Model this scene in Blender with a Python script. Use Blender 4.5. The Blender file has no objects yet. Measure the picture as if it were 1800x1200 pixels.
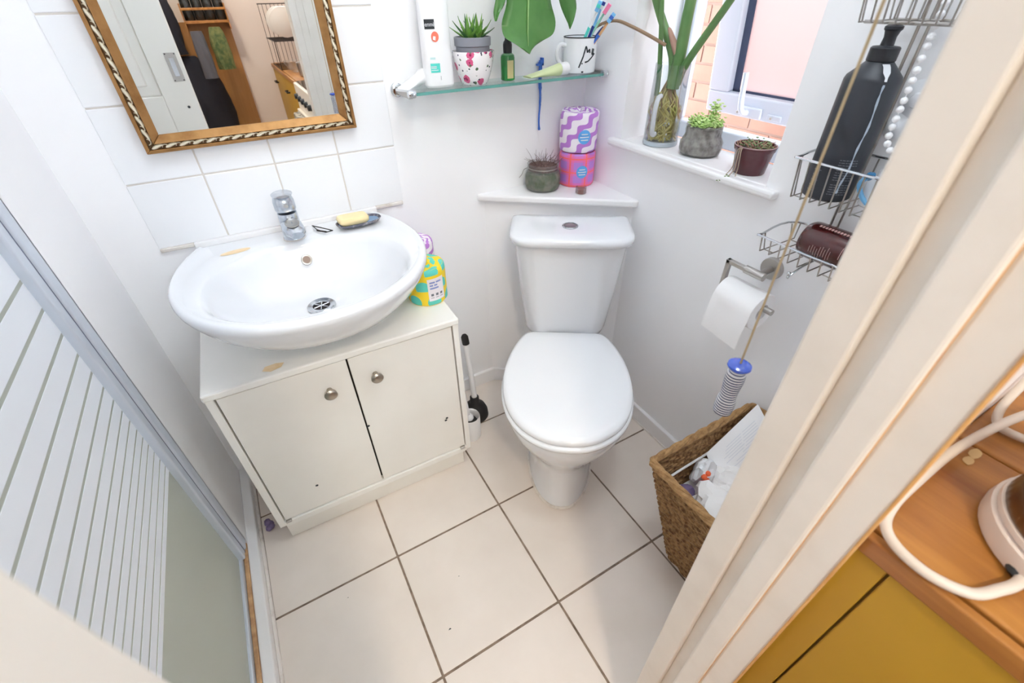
import bpy, bmesh, math, random
from mathutils import Vector, Matrix

random.seed(7)
PI = math.pi
SC = bpy.context.scene
COL = SC.collection
WM = {}

def C(r, g, b):
    f = lambda v: ((v / 255 + .055) / 1.055) ** 2.4 if v > 10 else v / 255 / 12.92
    return (f(r), f(g), f(b), 1)

# ------------------------------------------------------------------ camera
def make_camera():
    y, p, ro = math.radians(29.373), math.radians(37.855), math.radians(-.841)
    w = Vector((math.sin(y) * math.cos(p), math.cos(y) * math.cos(p), -math.sin(p)))
    r = Vector((math.cos(y), -math.sin(y), 0)); u = r.cross(w)
    r2 = r * math.cos(ro) + u * math.sin(ro); u2 = -r * math.sin(ro) + u * math.cos(ro)
    M = Matrix((r2, u2, -w)).transposed().to_4x4(); M.translation = (0, 0, 1.30)
    cd = bpy.data.cameras.new('camera'); co = bpy.data.objects.new('camera', cd); COL.objects.link(co)
    co.matrix_world = M
    cd.sensor_width = 36; cd.lens = 792.88 / 1800 * 36; cd.clip_start = .005
    cd.dof.use_dof = True; cd.dof.focus_distance = 1.05; cd.dof.aperture_fstop = 5.6
    SC.camera = co
make_camera()

# ------------------------------------------------------------------ world, lamps, exposure
SC.view_settings.view_transform = 'Standard'; SC.view_settings.look = 'None'
SC.view_settings.gamma = 1; SC.view_settings.use_curve_mapping = False
SC.view_settings.exposure = 0.05
SC.cycles.use_adaptive_sampling = True; SC.cycles.adaptive_threshold = .03
SC.cycles.max_bounces = 20; SC.cycles.diffuse_bounces = 14; SC.cycles.transparent_max_bounces = 20   # white room: keep the interreflections
W = bpy.data.worlds.new('overcast_sky'); SC.world = W; W.use_nodes = True
W.node_tree.nodes['Background'].inputs[0].default_value = (.88, .94, 1, 1)
W.node_tree.nodes['Background'].inputs[1].default_value = 9.5

def area(name, loc, rot, size, power, col, shape='DISK', size_y=None):
    l = bpy.data.lights.new(name, 'AREA'); l.shape = shape; l.size = size; l.energy = power; l.color = col
    if size_y: l.size_y = size_y
    o = bpy.data.objects.new(name, l); COL.objects.link(o); o.location = loc; o.rotation_euler = rot
    return o
# daylight enters by the window opening: a portal only guides the sampling of the sky
po = area('window_portal', (1.21, .845, 1.47), (0, PI / 2, 0), 1.0, 1, (1, 1, 1), 'RECTANGLE', .48)
po.data.cycles.is_portal = True
pk = area('added_window_portal', (.15, -1.86, 1.86), (-PI / 2, 0, 0), 1.5, 1, (1, 1, 1), 'RECTANGLE', .80)  # sky light through the added kitchen window
pk.data.cycles.is_portal = True
bl_ = bpy.data.lights.new('bathroom_globe_light', 'POINT'); bl_.energy = 15; bl_.shadow_soft_size = .115; bl_.color = (.895, .955, 1.0)
bath_light = bpy.data.objects.new('bathroom_globe_light', bl_); COL.objects.link(bath_light); bath_light.location = (.42, .28, 2.36)   # the globe lamp on the ceiling
kit_light = area('kitchen_ceiling_light', (-.10, -.83, 2.35), (0, 0, 0), .20, 17, (1.0, .83, .60))

# ------------------------------------------------------------------ nodes and materials
class N:
    """tiny expression builder on shader math nodes"""
    def __init__(s, nt, sock): s.nt = nt; s.s = sock
    def _op(s, op, *a):
        n = s.nt.nodes.new('ShaderNodeMath'); n.operation = op
        for i, v in enumerate((s,) + a):
            if isinstance(v, N): s.nt.links.new(v.s, n.inputs[i])
            else: n.inputs[i].default_value = v
        return N(s.nt, n.outputs[0])
    def __add__(s, o): return s._op('ADD', o)
    def __sub__(s, o): return s._op('SUBTRACT', o)
    def __mul__(s, o): return s._op('MULTIPLY', o)
    def frac(s): return s._op('FRACT')
    def sin(s): return s._op('SINE')
    def abs(s): return s._op('ABSOLUTE')
    def floor(s): return s._op('FLOOR')
    def mod(s, o): return s._op('FLOORED_MODULO', o)
    def lt(s, o): return s._op('LESS_THAN', o)
    def gt(s, o): return s._op('GREATER_THAN', o)
    def max(s, o): return s._op('MAXIMUM', o)
    def min(s, o): return s._op('MINIMUM', o)
    def sqrt(s): return s._op('SQRT')

def mixc(nt, fac, a, b):
    n = nt.nodes.new('ShaderNodeMix'); n.data_type = 'RGBA'
    nt.links.new(fac.s if isinstance(fac, N) else fac, n.inputs[0])
    for i, v in ((6, a), (7, b)):
        if isinstance(v, tuple): n.inputs[i].default_value = v
        else: nt.links.new(v, n.inputs[i])
    return n.outputs[2]

def coords(nt, kind='UV'):
    t = nt.nodes.new('ShaderNodeTexCoord'); s = nt.nodes.new('ShaderNodeSeparateXYZ')
    nt.links.new(t.outputs[kind], s.inputs[0])
    return N(nt, s.outputs[0]), N(nt, s.outputs[1]), N(nt, s.outputs[2])

def noise(nt, scale, detail=4, rough=.55, stretch=None, kind='Object'):
    t = nt.nodes.new('ShaderNodeTexCoord'); n = nt.nodes.new('ShaderNodeTexNoise')
    n.inputs['Scale'].default_value = scale; n.inputs['Detail'].default_value = detail; n.inputs['Roughness'].default_value = rough
    if stretch:
        m = nt.nodes.new('ShaderNodeMapping'); m.inputs['Scale'].default_value = stretch
        nt.links.new(t.outputs[kind], m.inputs[0]); nt.links.new(m.outputs[0], n.inputs['Vector'])
    else: nt.links.new(t.outputs[kind], n.inputs['Vector'])
    return N(nt, n.outputs['Fac'])

def ramp(nt, fac, stops):
    r = nt.nodes.new('ShaderNodeValToRGB'); e = r.color_ramp.elements
    while len(e) < len(stops): e.new(.5)
    for k, (p, c) in enumerate(stops): e[k].position = p; e[k].color = c
    nt.links.new(fac.s, r.inputs[0]); return r.outputs[0]

def mat(name, col, rough=.5, metal=0, var=None, bump=None, coat=0, spec=.5, emit=None, build=None, sub=0):
    m = bpy.data.materials.new(name); m.use_nodes = True; nt = m.node_tree; b = nt.nodes['Principled BSDF']
    b.inputs['Base Color'].default_value = col; b.inputs['Roughness'].default_value = rough; b.inputs['Metallic'].default_value = metal
    b.inputs['Specular IOR Level'].default_value = spec; b.inputs['Coat Weight'].default_value = coat
    b.inputs['Coat Roughness'].default_value = .05
    if sub:
        b.inputs['Subsurface Weight'].default_value = sub; b.inputs['Subsurface Radius'].default_value = (.01, .006, .004)
    if var:                                   # (scale, other colour, low, high, [stretch])
        f = noise(nt, var[0], stretch=var[4] if len(var) > 4 else None)
        nt.links.new(ramp(nt, f, [(var[2], col), (var[3], var[1])]), b.inputs['Base Color'])
    if build: nt.links.new(build(nt), b.inputs['Base Color'])
    if bump:
        f = noise(nt, bump[0], stretch=bump[2] if len(bump) > 2 else None); n = nt.nodes.new('ShaderNodeBump')
        n.inputs['Strength'].default_value = bump[1]; n.inputs['Distance'].default_value = .002
        nt.links.new(f.s, n.inputs['Height']); nt.links.new(n.outputs[0], b.inputs['Normal'])
    if emit: b.inputs['Emission Color'].default_value = emit[0]; b.inputs['Emission Strength'].default_value = emit[1]
    return m

def thin_glass(name, tint=(1, 1, 1, 1), refl=.10, rough=.02, diffuse=None):
    """cheap clear glass: straight-through transmission with a fresnel-like gloss"""
    m = bpy.data.materials.new(name); m.use_nodes = True; nt = m.node_tree; nt.nodes.clear()
    o = nt.nodes.new('ShaderNodeOutputMaterial'); t = nt.nodes.new('ShaderNodeBsdfTransparent'); t.inputs[0].default_value = tint
    g = nt.nodes.new('ShaderNodeBsdfGlossy'); g.inputs['Roughness'].default_value = rough
    lw = nt.nodes.new('ShaderNodeLayerWeight'); lw.inputs[0].default_value = .35
    f = N(nt, lw.outputs['Fresnel']) * .5 + refl * .4
    mx = nt.nodes.new('ShaderNodeMixShader'); nt.links.new(f.s, mx.inputs[0])
    nt.links.new(t.outputs[0], mx.inputs[1]); nt.links.new(g.outputs[0], mx.inputs[2]); out = mx.outputs[0]
    if diffuse:
        d = nt.nodes.new('ShaderNodeBsdfDiffuse'); d.inputs[0].default_value = diffuse[0]
        m2 = nt.nodes.new('ShaderNodeMixShader'); m2.inputs[0].default_value = diffuse[1]
        nt.links.new(out, m2.inputs[1]); nt.links.new(d.outputs[0], m2.inputs[2]); out = m2.outputs[0]
    nt.links.new(out, o.inputs[0]); return m

def frosted(name, col, transl=.6, gloss=.06):
    m = bpy.data.materials.new(name); m.use_nodes = True; nt = m.node_tree; nt.nodes.clear()
    o = nt.nodes.new('ShaderNodeOutputMaterial'); d = nt.nodes.new('ShaderNodeBsdfDiffuse'); d.inputs[0].default_value = col
    t = nt.nodes.new('ShaderNodeBsdfTranslucent'); t.inputs[0].default_value = col
    a = nt.nodes.new('ShaderNodeMixShader'); a.inputs[0].default_value = transl
    nt.links.new(d.outputs[0], a.inputs[1]); nt.links.new(t.outputs[0], a.inputs[2])
    g = nt.nodes.new('ShaderNodeBsdfGlossy'); g.inputs['Roughness'].default_value = .2
    b = nt.nodes.new('ShaderNodeMixShader'); b.inputs[0].default_value = gloss
    nt.links.new(a.outputs[0], b.inputs[1]); nt.links.new(g.outputs[0], b.inputs[2]); nt.links.new(b.outputs[0], o.inputs[0])
    return m

# ------------------------------------------------------------------ mesh builder
class MB:
    def __init__(s): s.v = []; s.f = []; s.uv = {}
    def add(s, vs, fs, uvs=None):
        o = len(s.v); s.v += [Vector(p) for p in vs]
        for k, f in enumerate(fs):
            s.f.append(tuple(i + o for i in f))
            if uvs: s.uv[len(s.f) - 1] = uvs[k]
        return s
    def box(s, x0, y0, z0, x1, y1, z1):
        return s.add([(x0, y0, z0), (x1, y0, z0), (x1, y1, z0), (x0, y1, z0), (x0, y0, z1), (x1, y0, z1), (x1, y1, z1), (x0, y1, z1)],
                     [(0, 3, 2, 1), (4, 5, 6, 7), (0, 1, 5, 4), (1, 2, 6, 5), (2, 3, 7, 6), (3, 0, 4, 7)])
    def loft(s, rings, cap0=True, cap1=True, closed=True):
        n = len(rings[0]); vs = [p for r in rings for p in r]; fs = []; uvs = []; R = len(rings)
        for j in range(R - 1):
            for i in range(n if closed else n - 1):
                a, b = j * n + i, j * n + (i + 1) % n
                fs.append((a, b, b + n, a + n))
                u0, u1 = i / n, (i + 1) / n; v0, v1 = j / (R - 1), (j + 1) / (R - 1)
                uvs.append(((u0, v0), (u1, v0), (u1, v1), (u0, v1)))
        if cap0: fs.append(tuple(range(n))[::-1]); uvs.append([(.5, 0)] * n)
        if cap1: fs.append(tuple(range((R - 1) * n, R * n))); uvs.append([(.5, 1)] * n)
        return s.add(vs, fs, uvs)
    def lathe(s, prof, c=(0, 0, 0), n=28, cap0=True, cap1=True, sx=1, sy=1):
        """profile of (radius, height); uv = (angle, height fraction)"""
        z0 = min(p[1] for p in prof); z1 = max(p[1] for p in prof); o = len(s.f)
        rings = [[(c[0] + r * sx * math.cos(2 * PI * i / n), c[1] + r * sy * math.sin(2 * PI * i / n), c[2] + z) for i in range(n)] for r, z in prof]
        s.loft(rings, cap0, cap1)
        k = o
        for j in range(len(prof) - 1):
            for i in range(n):
                va, vb = (prof[j][1] - z0) / max(z1 - z0, 1e-6), (prof[j + 1][1] - z0) / max(z1 - z0, 1e-6)
                s.uv[k] = ((i / n, va), ((i + 1) / n, va), ((i + 1) / n, vb), (i / n, vb)); k += 1
        return s
    def tube(s, pts, r, n=8, cap=True, closed=False):
        P = [Vector(p) for p in pts]; m = len(P); rr = r if isinstance(r, (list, tuple)) else [r] * m
        T = []
        for i in range(m):
            a = P[(i - 1) % m] if (closed or i > 0) else P[0]; b = P[(i + 1) % m] if (closed or i < m - 1) else P[-1]
            T.append((b - a).normalized() if (b - a).length > 1e-9 else Vector((0, 0, 1)))
        nrm = T[0].orthogonal().normalized(); rings = []
        for i in range(m):
            nrm = (nrm - T[i] * nrm.dot(T[i]))
            nrm = nrm.normalized() if nrm.length > 1e-6 else T[i].orthogonal().normalized()
            bi = T[i].cross(nrm)
            rings.append([P[i] + (nrm * math.cos(2 * PI * k / n) + bi * math.sin(2 * PI * k / n)) * rr[i] for k in range(n)])
        if closed: rings.append(rings[0]); cap = False
        return s.loft(rings, cap, cap)
    def ball(s, c, r, n=12, m=7, sx=1, sy=1, sz=1):
        prof = [(max(r * math.sin(PI * k / m), 1e-4), -r * math.cos(PI * k / m)) for k in range(m + 1)]
        o = len(s.v); s.lathe(prof, (0, 0, 0), n)
        for i in range(o, len(s.v)):
            p = s.v[i]; s.v[i] = Vector((c[0] + p.x * sx, c[1] + p.y * sy, c[2] + p.z * sz))
        return s
    def prism(s, poly, z0, z1):
        return s.loft([[(x, y, z0) for x, y in poly], [(x, y, z1) for x, y in poly]])
    def xf(s, M, start=0):
        for i in range(start, len(s.v)): s.v[i] = M @ s.v[i]
        return s
    def build(s, name, m, parent=None, smooth=True, bevel=0, seg=2, local=False, subsurf=0, angle=40):
        me = bpy.data.meshes.new(name)
        vs = s.v
        if parent is not None and not local:
            inv = WM[parent].inverted(); vs = [inv @ p for p in vs]
        me.from_pydata([tuple(p) for p in vs], [], s.f)
        if s.uv:
            L = me.uv_layers.new(name='UVMap')
            for pi_, p in enumerate(me.polygons):
                if pi_ in s.uv:
                    for k, li in enumerate(p.loop_indices): L.data[li].uv = s.uv[pi_][k]
        o = bpy.data.objects.new(name, me); COL.objects.link(o)
        if m: me.materials.append(m)
        if parent is not None: o.parent = parent; WM[o] = WM[parent].copy()
        else: WM[o] = Matrix.Identity(4)
        bm = bmesh.new(); bm.from_mesh(me); bmesh.ops.recalc_face_normals(bm, faces=bm.faces)
        if smooth:
            for e in bm.edges:
                if len(e.link_faces) == 2 and e.calc_face_angle(0) > math.radians(angle): e.smooth = False
            for f in bm.faces: f.smooth = True
        bm.to_mesh(me); bm.free()
        if bevel:
            b = o.modifiers.new('bevel', 'BEVEL'); b.width = bevel; b.segments = seg; b.limit_method = 'ANGLE'; b.angle_limit = math.radians(35)
        if subsurf:
            q = o.modifiers.new('sub', 'SUBSURF'); q.levels = subsurf; q.render_levels = subsurf
        return o

def tag(o, label=None, cat=None, group=None, kind=None):
    if label: o['label'] = label
    if cat: o['category'] = cat
    if group: o['group'] = group
    if kind: o['kind'] = kind
    return o

def thing(name, loc, label, cat, group=None, rz=0, kind=None):
    o = bpy.data.objects.new(name, None); COL.objects.link(o); o.location = loc; o.rotation_euler = (0, 0, rz); o.empty_display_size = .05
    WM[o] = Matrix.Translation(loc) @ Matrix.Rotation(rz, 4, 'Z')
    return tag(o, label, cat, group, kind)

def recenter(o):
    """put the origin of a single-mesh thing at the middle of its base"""
    vs = o.data.vertices; xs = [v.co.x for v in vs]; ys = [v.co.y for v in vs]; zs = [v.co.z for v in vs]
    d = Vector(((min(xs) + max(xs)) / 2, (min(ys) + max(ys)) / 2, min(zs)))
    o.data.transform(Matrix.Translation(-d)); o.location = d; WM[o] = Matrix.Translation(d); return o

def inst(name, mesh, parent, M):
    """another object on shared mesh data, placed by a world matrix, child of parent"""
    o = bpy.data.objects.new(name, mesh); COL.objects.link(o)
    if parent is not None: o.parent = parent; o.matrix_local = WM[parent].inverted() @ M
    else: o.matrix_world = M
    WM[o] = M; return o

def smoothpts(pts, k=8, closed=False):
    P = [Vector(p) for p in pts]; n = len(P); out = []
    for i in range(n if closed else n - 1):
        g = (lambda j: P[j % n]) if closed else (lambda j: P[min(max(j, 0), n - 1)])
        a, b, c, d = g(i - 1), g(i), g(i + 1), g(i + 2)
        for q in range(k):
            t = q / k
            out.append(.5 * ((2 * b) + (c - a) * t + (2 * a - 5 * b + 4 * c - d) * t * t + (3 * b - a - 3 * c + d) * t ** 3))
    if not closed: out.append(P[-1])
    return out

def rrect(hx, y0, y1, r, n=6, rb=None):
    """rounded rectangle outline, x in [-hx,hx]; front corners (y0) radius r, back corners rb"""
    rb = r if rb is None else rb; out = []
    for cx, cy, a0, q in ((hx - r, y0 + r, -90, r), (hx - rb, y1 - rb, 0, rb), (-hx + rb, y1 - rb, 90, rb), (-hx + r, y0 + r, 180, r)):
        for k in range(n + 1):
            a = math.radians(a0 + 90 * k / n); out.append((cx + q * math.cos(a), cy + q * math.sin(a)))
    return out

def text_mb(s, size):
    cu = bpy.data.curves.new('t', 'FONT'); cu.body = s; cu.size = size; cu.align_x = 'CENTER'; cu.align_y = 'CENTER'; cu.resolution_u = 3
    o = bpy.data.objects.new('t', cu); COL.objects.link(o); me = bpy.data.meshes.new_from_object(o)
    b = MB(); b.add([v.co.copy() for v in me.vertices], [tuple(p.vertices) for p in me.polygons])
    bpy.data.objects.remove(o); bpy.data.meshes.remove(me); return b

def wrap(mb, c, r, ang, z, sx=1, sy=1):
    """bend flat (x, y) artwork round an upright cylinder: x along the arc, y up, middle at angle ang"""
    for i, p in enumerate(mb.v):
        a = ang + p.x / r
        mb.v[i] = Vector((c[0] + (r + p.z) * sx * math.cos(a), c[1] + (r + p.z) * sy * math.sin(a), z + p.y))
    return mb

def strip(mb, x0, x1, y0, y1, k=6, z=0):
    """flat rectangle cut into k columns so that it can be wrapped"""
    vs = []; fs = []
    for i in range(k + 1):
        x = x0 + (x1 - x0) * i / k; vs += [(x, y0, z), (x, y1, z)]
    for i in range(k): fs.append((2 * i, 2 * i + 2, 2 * i + 3, 2 * i + 1))
    return mb.add(vs, fs)

# ------------------------------------------------------------------ palette
M = {}
def P_(k, *a, **kw): M[k] = mat(k, *a, **kw)
P_('wall', C(246, 246, 248), .6, var=(3, C(243, 243, 245), .3, .75), bump=(9, .10))
P_('wall_tile', C(239, 240, 243), .25, spec=.4)
P_('tile_grout', C(212, 206, 200), .8)
P_('caulk', C(226, 220, 214), .6, var=(30, C(196, 186, 176), .5, .75))
P_('floor_tile', C(231, 221, 212), .32, var=(5, C(222, 211, 201), .35, .75), spec=.45)
P_('floor_grout', C(150, 132, 116), .9, var=(40, C(104, 88, 76), .4, .75))
P_('ceiling', C(240, 240, 240), .8)
P_('gloss_trim', C(232, 227, 219), .32, var=(14, C(224, 218, 209), .45, .8), bump=(40, .25))
P_('glow_worn_edge', C(224, 176, 112), .5, var=(30, C(206, 150, 88), .4, .7))
P_('trim_white', C(238, 237, 238), .35, bump=(20, .1))
P_('door_paint', C(236, 233, 226), .35)
P_('ceramic', C(229, 231, 235), .10, coat=.4, spec=.5)
P_('seat_plastic', C(236, 238, 241), .12, coat=.3)
P_('laminate', C(240, 237, 231), .38, var=(4, C(233, 229, 222), .4, .8))
P_('laminate_edge', C(242, 240, 235), .35)
P_('gap_shade', C(40, 34, 30), .9)
P_('chrome', C(205, 208, 212), .16, 1)
P_('chrome_limed', C(190, 198, 208), .26, 1, var=(60, C(222, 226, 232), .4, .7))
P_('steel', C(186, 182, 178), .34, 1)
P_('steel_wire', C(176, 172, 168), .30, 1, var=(40, C(140, 128, 116), .5, .8))
P_('dark_metal', C(62, 58, 58), .4, 1)
P_('knob', C(176, 168, 156), .28, 1)
P_('tan_chip', C(238, 214, 176), .6, var=(60, C(230, 200, 152), .4, .7))
P_('gold', C(168, 124, 74), .42, .55, var=(40, C(140, 98, 52), .4, .75))
P_('gold_dark', C(88, 62, 34), .6, .3)
P_('silver_leaf', C(232, 222, 200), .38, .35, var=(120, C(196, 170, 120), .5, .8))
M['mirror'] = mat('mirror', (.93, .95, .95, 1), .005, 1)
M['glass'] = thin_glass('glass', (.96, .98, .97, 1), .1)
M['jar_glass'] = thin_glass('jar_glass', (.975, .985, .985, 1), .08)
M['jar_hazy'] = thin_glass('jar_hazy', (.96, .97, .97, 1), .08, diffuse=(C(214, 212, 208), .10))
M['handle_glass'] = thin_glass('handle_glass', (.95, .96, .97, 1), .2, diffuse=(C(226, 230, 236), .60))
M['green_edge'] = mat('green_edge', C(96, 158, 150), .2, coat=.3)
M['shelf_glass'] = thin_glass('shelf_glass', (.90, .965, .95, 1), .12)
M['shower_glass'] = thin_glass('shower_glass', (.88, .92, .87, 1), .10, diffuse=(C(226, 230, 220), .50))
M['frost_band'] = frosted('frost_band', C(242, 247, 254), .08, .04)
M['frost_pane'] = frosted('frost_pane', C(238, 226, 226), .92, .03)
P_('alu', C(206, 214, 226), .35, .15)
P_('alu_dark', C(96, 104, 132), .4, .3)
P_('upvc', C(222, 230, 242), .25)
P_('gasket', C(66, 76, 104), .5)
P_('bare_wood', C(208, 168, 124), .7, var=(30, C(150, 108, 72), .4, .8))
P_('white_plastic', C(240, 240, 242), .3)
P_('clear_white', C(236, 238, 242), .2)
P_('black_plastic', C(34, 36, 42), .38)
P_('matt_black', C(46, 50, 58), .42, var=(6, C(40, 43, 50), .4, .7))
P_('rubber', C(34, 33, 35), .6)
P_('print_white', C(225, 228, 232), .6)
P_('print_grey', C(120, 124, 132), .6)
P_('ink', C(38, 44, 50), .5)
P_('paper', C(244, 243, 244), .85, bump=(30, .3))
P_('tissue', C(240, 238, 236), .9, bump=(60, .6))
P_('orange', C(240, 106, 60), .5)
P_('coral', C(246, 128, 104), .5)
P_('teal', C(86, 214, 202), .45)
P_('pink', C(238, 130, 168), .5)
P_('blue', C(52, 104, 196), .35)
P_('deep_blue', C(40, 60, 140), .35)
P_('light_blue', C(120, 186, 232), .35)
P_('purple', C(128, 112, 150), .7)
P_('brush_wood', C(206, 158, 112), .6)
P_('soap', C(246, 226, 176), .45, sub=.2)
P_('dish_shell', C(92, 92, 108), .25, .2, var=(70, C(196, 190, 186), .5, .68))
P_('dish_blue', C(120, 150, 184), .3)
P_('grey_pot', C(140, 142, 152), .5)
P_('aloe', C(128, 176, 80), .4, var=(30, C(84, 138, 58), .4, .7))
P_('aloe_dark', C(66, 112, 62), .4)
P_('leaf', C(62, 112, 50), .30, var=(9, C(88, 136, 72), .4, .75), spec=.5)
P_('stem', C(84, 124, 70), .35, var=(14, C(112, 148, 92), .4, .8))
P_('vein', C(136, 172, 108), .4)
P_('sheath', C(176, 140, 124), .6)
P_('aerial_root', C(148, 122, 98), .8)
P_('roots', C(214, 204, 128), .6, var=(40, C(178, 162, 96), .4, .75))
P_('roots_brown', C(158, 130, 92), .7)
P_('soil', C(104, 98, 92), .95, var=(50, C(62, 56, 52), .35, .7), bump=(80, .8))
P_('soil_pale', C(178, 174, 168), .9, var=(55, C(96, 90, 86), .38, .66), bump=(80, .6))
P_('moss', C(120, 120, 100), .95, var=(34, C(62, 86, 40), .42, .6), bump=(90, .8))
P_('twig', C(112, 88, 82), .9, var=(90, C(70, 52, 48), .4, .7))
P_('sprout', C(164, 200, 112), .5, var=(60, C(206, 226, 160), .4, .7))
P_('sedum', C(120, 140, 92), .6)
P_('maroon', C(84, 34, 42), .22, coat=.3)
P_('bottle_green', C(30, 122, 50), .12, coat=.5, var=(8, C(46, 150, 70), .4, .6))
P_('label_cream', C(216, 206, 150), .6)
P_('mint_tube', C(214, 226, 176), .4)
P_('enamel', C(240, 241, 244), .18, coat=.3)
P_('amber', C(70, 22, 22), .18, coat=.5, var=(18, C(112, 40, 28), .45, .75))
P_('cobalt', C(44, 82, 190), .08, coat=.8)
P_('cord', C(190, 170, 136), .8)
P_('wicker', C(170, 132, 88), .85, var=(90, C(98, 66, 38), .38, .66), bump=(120, .7))
P_('wicker_light', C(178, 140, 94), .85, var=(70, C(136, 100, 62), .35, .72), bump=(120, .7))
P_('pine', C(184, 130, 64), .38, var=(3.2, C(138, 84, 38), .3, .75, (14, 1.2, 14)), bump=(40, .15))
P_('pine_dark', C(120, 68, 34), .5, var=(3.2, C(96, 52, 26), .3, .75, (14, 1.2, 14)))
P_('mustard', C(188, 150, 44), .5, var=(3, C(176, 138, 38), .35, .75), bump=(30, .15))
P_('kettle_white', C(216, 208, 204), .3)
P_('kettle_steel', C(120, 104, 88), .25, .9)
P_('cable', C(216, 208, 200), .4)
P_('putty', C(216, 190, 140), .7)
P_('kitchen_wall', C(222, 212, 208), .7)
P_('tan_wood', C(178, 130, 78), .5, var=(2.5, C(160, 112, 64), .3, .75, (14, 14, 1.2)))
P_('oak_floor', C(150, 104, 66), .5, var=(3, C(120, 80, 48), .3, .75, (12, 1, 12)))
P_('navy_cloth', C(26, 29, 42), .9, bump=(60, .5))
P_('grey_cloth', C(84, 86, 96), .9)
P_('camo', C(116, 122, 78), .9, var=(30, C(70, 92, 58), .4, .62), bump=(60, .5))
P_('appliance', C(232, 228, 220), .3)
P_('oven_glass', C(40, 34, 32), .1, coat=.5)
P_('tea_towel', C(176, 170, 158), .9, var=(40, C(70, 70, 76), .5, .6))
P_('plate', C(226, 224, 222), .2, coat=.3)
P_('bottle_dark', C(30, 32, 34), .2, coat=.4)
P_('brick', C(130, 94, 80), .85, var=(6, C(122, 86, 72), .35, .7), bump=(60, .4))
P_('mortar', C(126, 102, 92), .95)
P_('concrete', C(150, 148, 146), .95)
M['lamp_glow'] = mat('lamp_glow', (1, 1, 1, 1), .5, emit=((1, .97, .95, 1), 3))
M['lamp_warm'] = mat('lamp_warm', (1, .9, .8, 1), .5, emit=((1, .78, .5, 1), 8))

# ================================================================== THE SETTING
def struct(name, mb, m, label=None, cat=None, bevel=0, smooth=False, **k):
    o = mb.build(name, m, None, smooth=smooth, bevel=bevel, **k); return tag(o, label, cat, kind='structure')

XL, XR, YB, ZC = -.347, .997, 1.28, 2.50

# ---- bathroom floor: grout bed with separate tiles
fl = struct('floor', MB().box(-.345, .03, -.06, XR, YB, -.0025), M['floor_grout'], 'bathroom floor of large beige square tiles with brown grout', 'floor')
GX = [-.648, -.312, .024, .360, .696, 1.032]; GY = [-.270, .068, .404, .742, 1.080, 1.418]
for i in range(5):
    for j in range(5):
        x0, x1 = max(GX[i], -.345) + .0028, min(GX[i + 1], XR) - .0028; y0, y1 = max(GY[j], .03) + .0028, min(GY[j + 1], YB) - .0028
        if x1 - x0 < .015 or y1 - y0 < .015: continue
        dz = random.uniform(-.0004, .0004)
        o = MB().box(x0, y0, -.0024, x1, y1, dz).build('floor_tile', M['floor_tile'], fl, smooth=False, bevel=.0012, seg=2)
# grit and hair on the tiles
for (x, y, s) in ((.079, .49, .004), (.155, .60, .0018), (.02, .325, .0022), (-.13, .70, .0016)):
    g = MB(); g.add([(x - s, y - s * .3, .0009), (x + s, y - s * .4, .0009), (x + s * .4, y + s * .5, .0009), (x - s * .2, y + s * .25, .0009),
                     (x - s, y - s * .3, .0016), (x + s, y - s * .4, .0016), (x + s * .4, y + s * .5, .0018), (x - s * .2, y + s * .25, .0016)],
                    [(0, 3, 2, 1), (4, 5, 6, 7), (0, 1, 5, 4), (1, 2, 6, 5), (2, 3, 7, 6), (3, 0, 4, 7)])
    g.build('dirt_speck', M['ink'], fl, smooth=False)

# ---- back wall with a splashback of 150 mm tiles
wb = struct('wall_back', MB().box(-1.25, YB, 0, 1.25, YB + .12, ZC), M['wall'], 'white painted back wall with a tiled splashback', 'wall')
TX = [-.245, -.0945, .0605, .2125, .364]; TZ = [.821 + .152 * k for k in range(8)]
for i in range(4):
    for j in range(7):
        MB().box(TX[i] + .0014, 1.2755, TZ[j] + .0014, TX[i + 1] - .0014, YB + .002, TZ[j + 1] - .0014).build('wall_tile', M['wall_tile'], wb, smooth=False, bevel=.002, seg=2)
MB().box(TX[0] + .003, 1.2768, TZ[0] + .003, TX[4] - .003, YB + .002, TZ[7] - .003).build('tile_grout', M['tile_grout'], wb, smooth=False)
for (xa, xb_, k_) in ((-.243, -.172, 'caulk'), (-.172, .280, 'trim_white'), (.280, .36, 'caulk')): MB().box(xa, 1.2705 if k_ == 'caulk' else 1.266, .8085 if k_ == 'trim_white' else .8135, xb_, YB + .002, .8225).build('caulk_line', M[k_], wb, bevel=.002)

# ---- left wall: short strip between the back wall and the shower screen
struct('wall_left', MB().box(XL - .08, .99, 0, XL, YB, ZC), M['wall'], 'narrow white wall strip between shower frame and back wall', 'wall')
struct('wall_shower', MB().box(-1.25, .138, 0, -1.15, YB, ZC), M['wall'], 'far shower wall behind the striped glass screen', 'wall')
# ---- right wall with window opening
WY0, WY1, WZ0, WZ1 = .597, 1.088, .925, 2.02
wr = MB(); wr.box(XR, .12, 0, XR + .20, YB + .12, WZ0); wr.box(XR, .12, WZ1, XR + .20, YB + .12, ZC)
wr.box(XR, .12, WZ0, XR + .20, WY0, WZ1); wr.box(XR, WY1, WZ0, XR + .20, YB + .12, WZ1)
struct('wall_right', wr, M['wall'], 'white right wall with the window opening', 'wall')
# ---- front wall (the doorway wall) seen in the mirror and beside the camera
wf = MB(); wf.box(.372, .045, 0, 1.25, .120, ZC); wf.box(-1.25, -.03, 0, -.62, .07, ZC); wf.box(-.62, .0, 2.05, .372, .07, ZC); wf.box(-1.25, .126, 0, -.36, .138, ZC)
struct('wall_front', wf, M['wall'], 'white wall around the doorway', 'wall')
struct('ceiling', MB().box(-1.25, -.03, ZC, 1.25, YB + .12, ZC + .08), M['ceiling'], 'white bathroom ceiling', 'ceiling')

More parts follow.
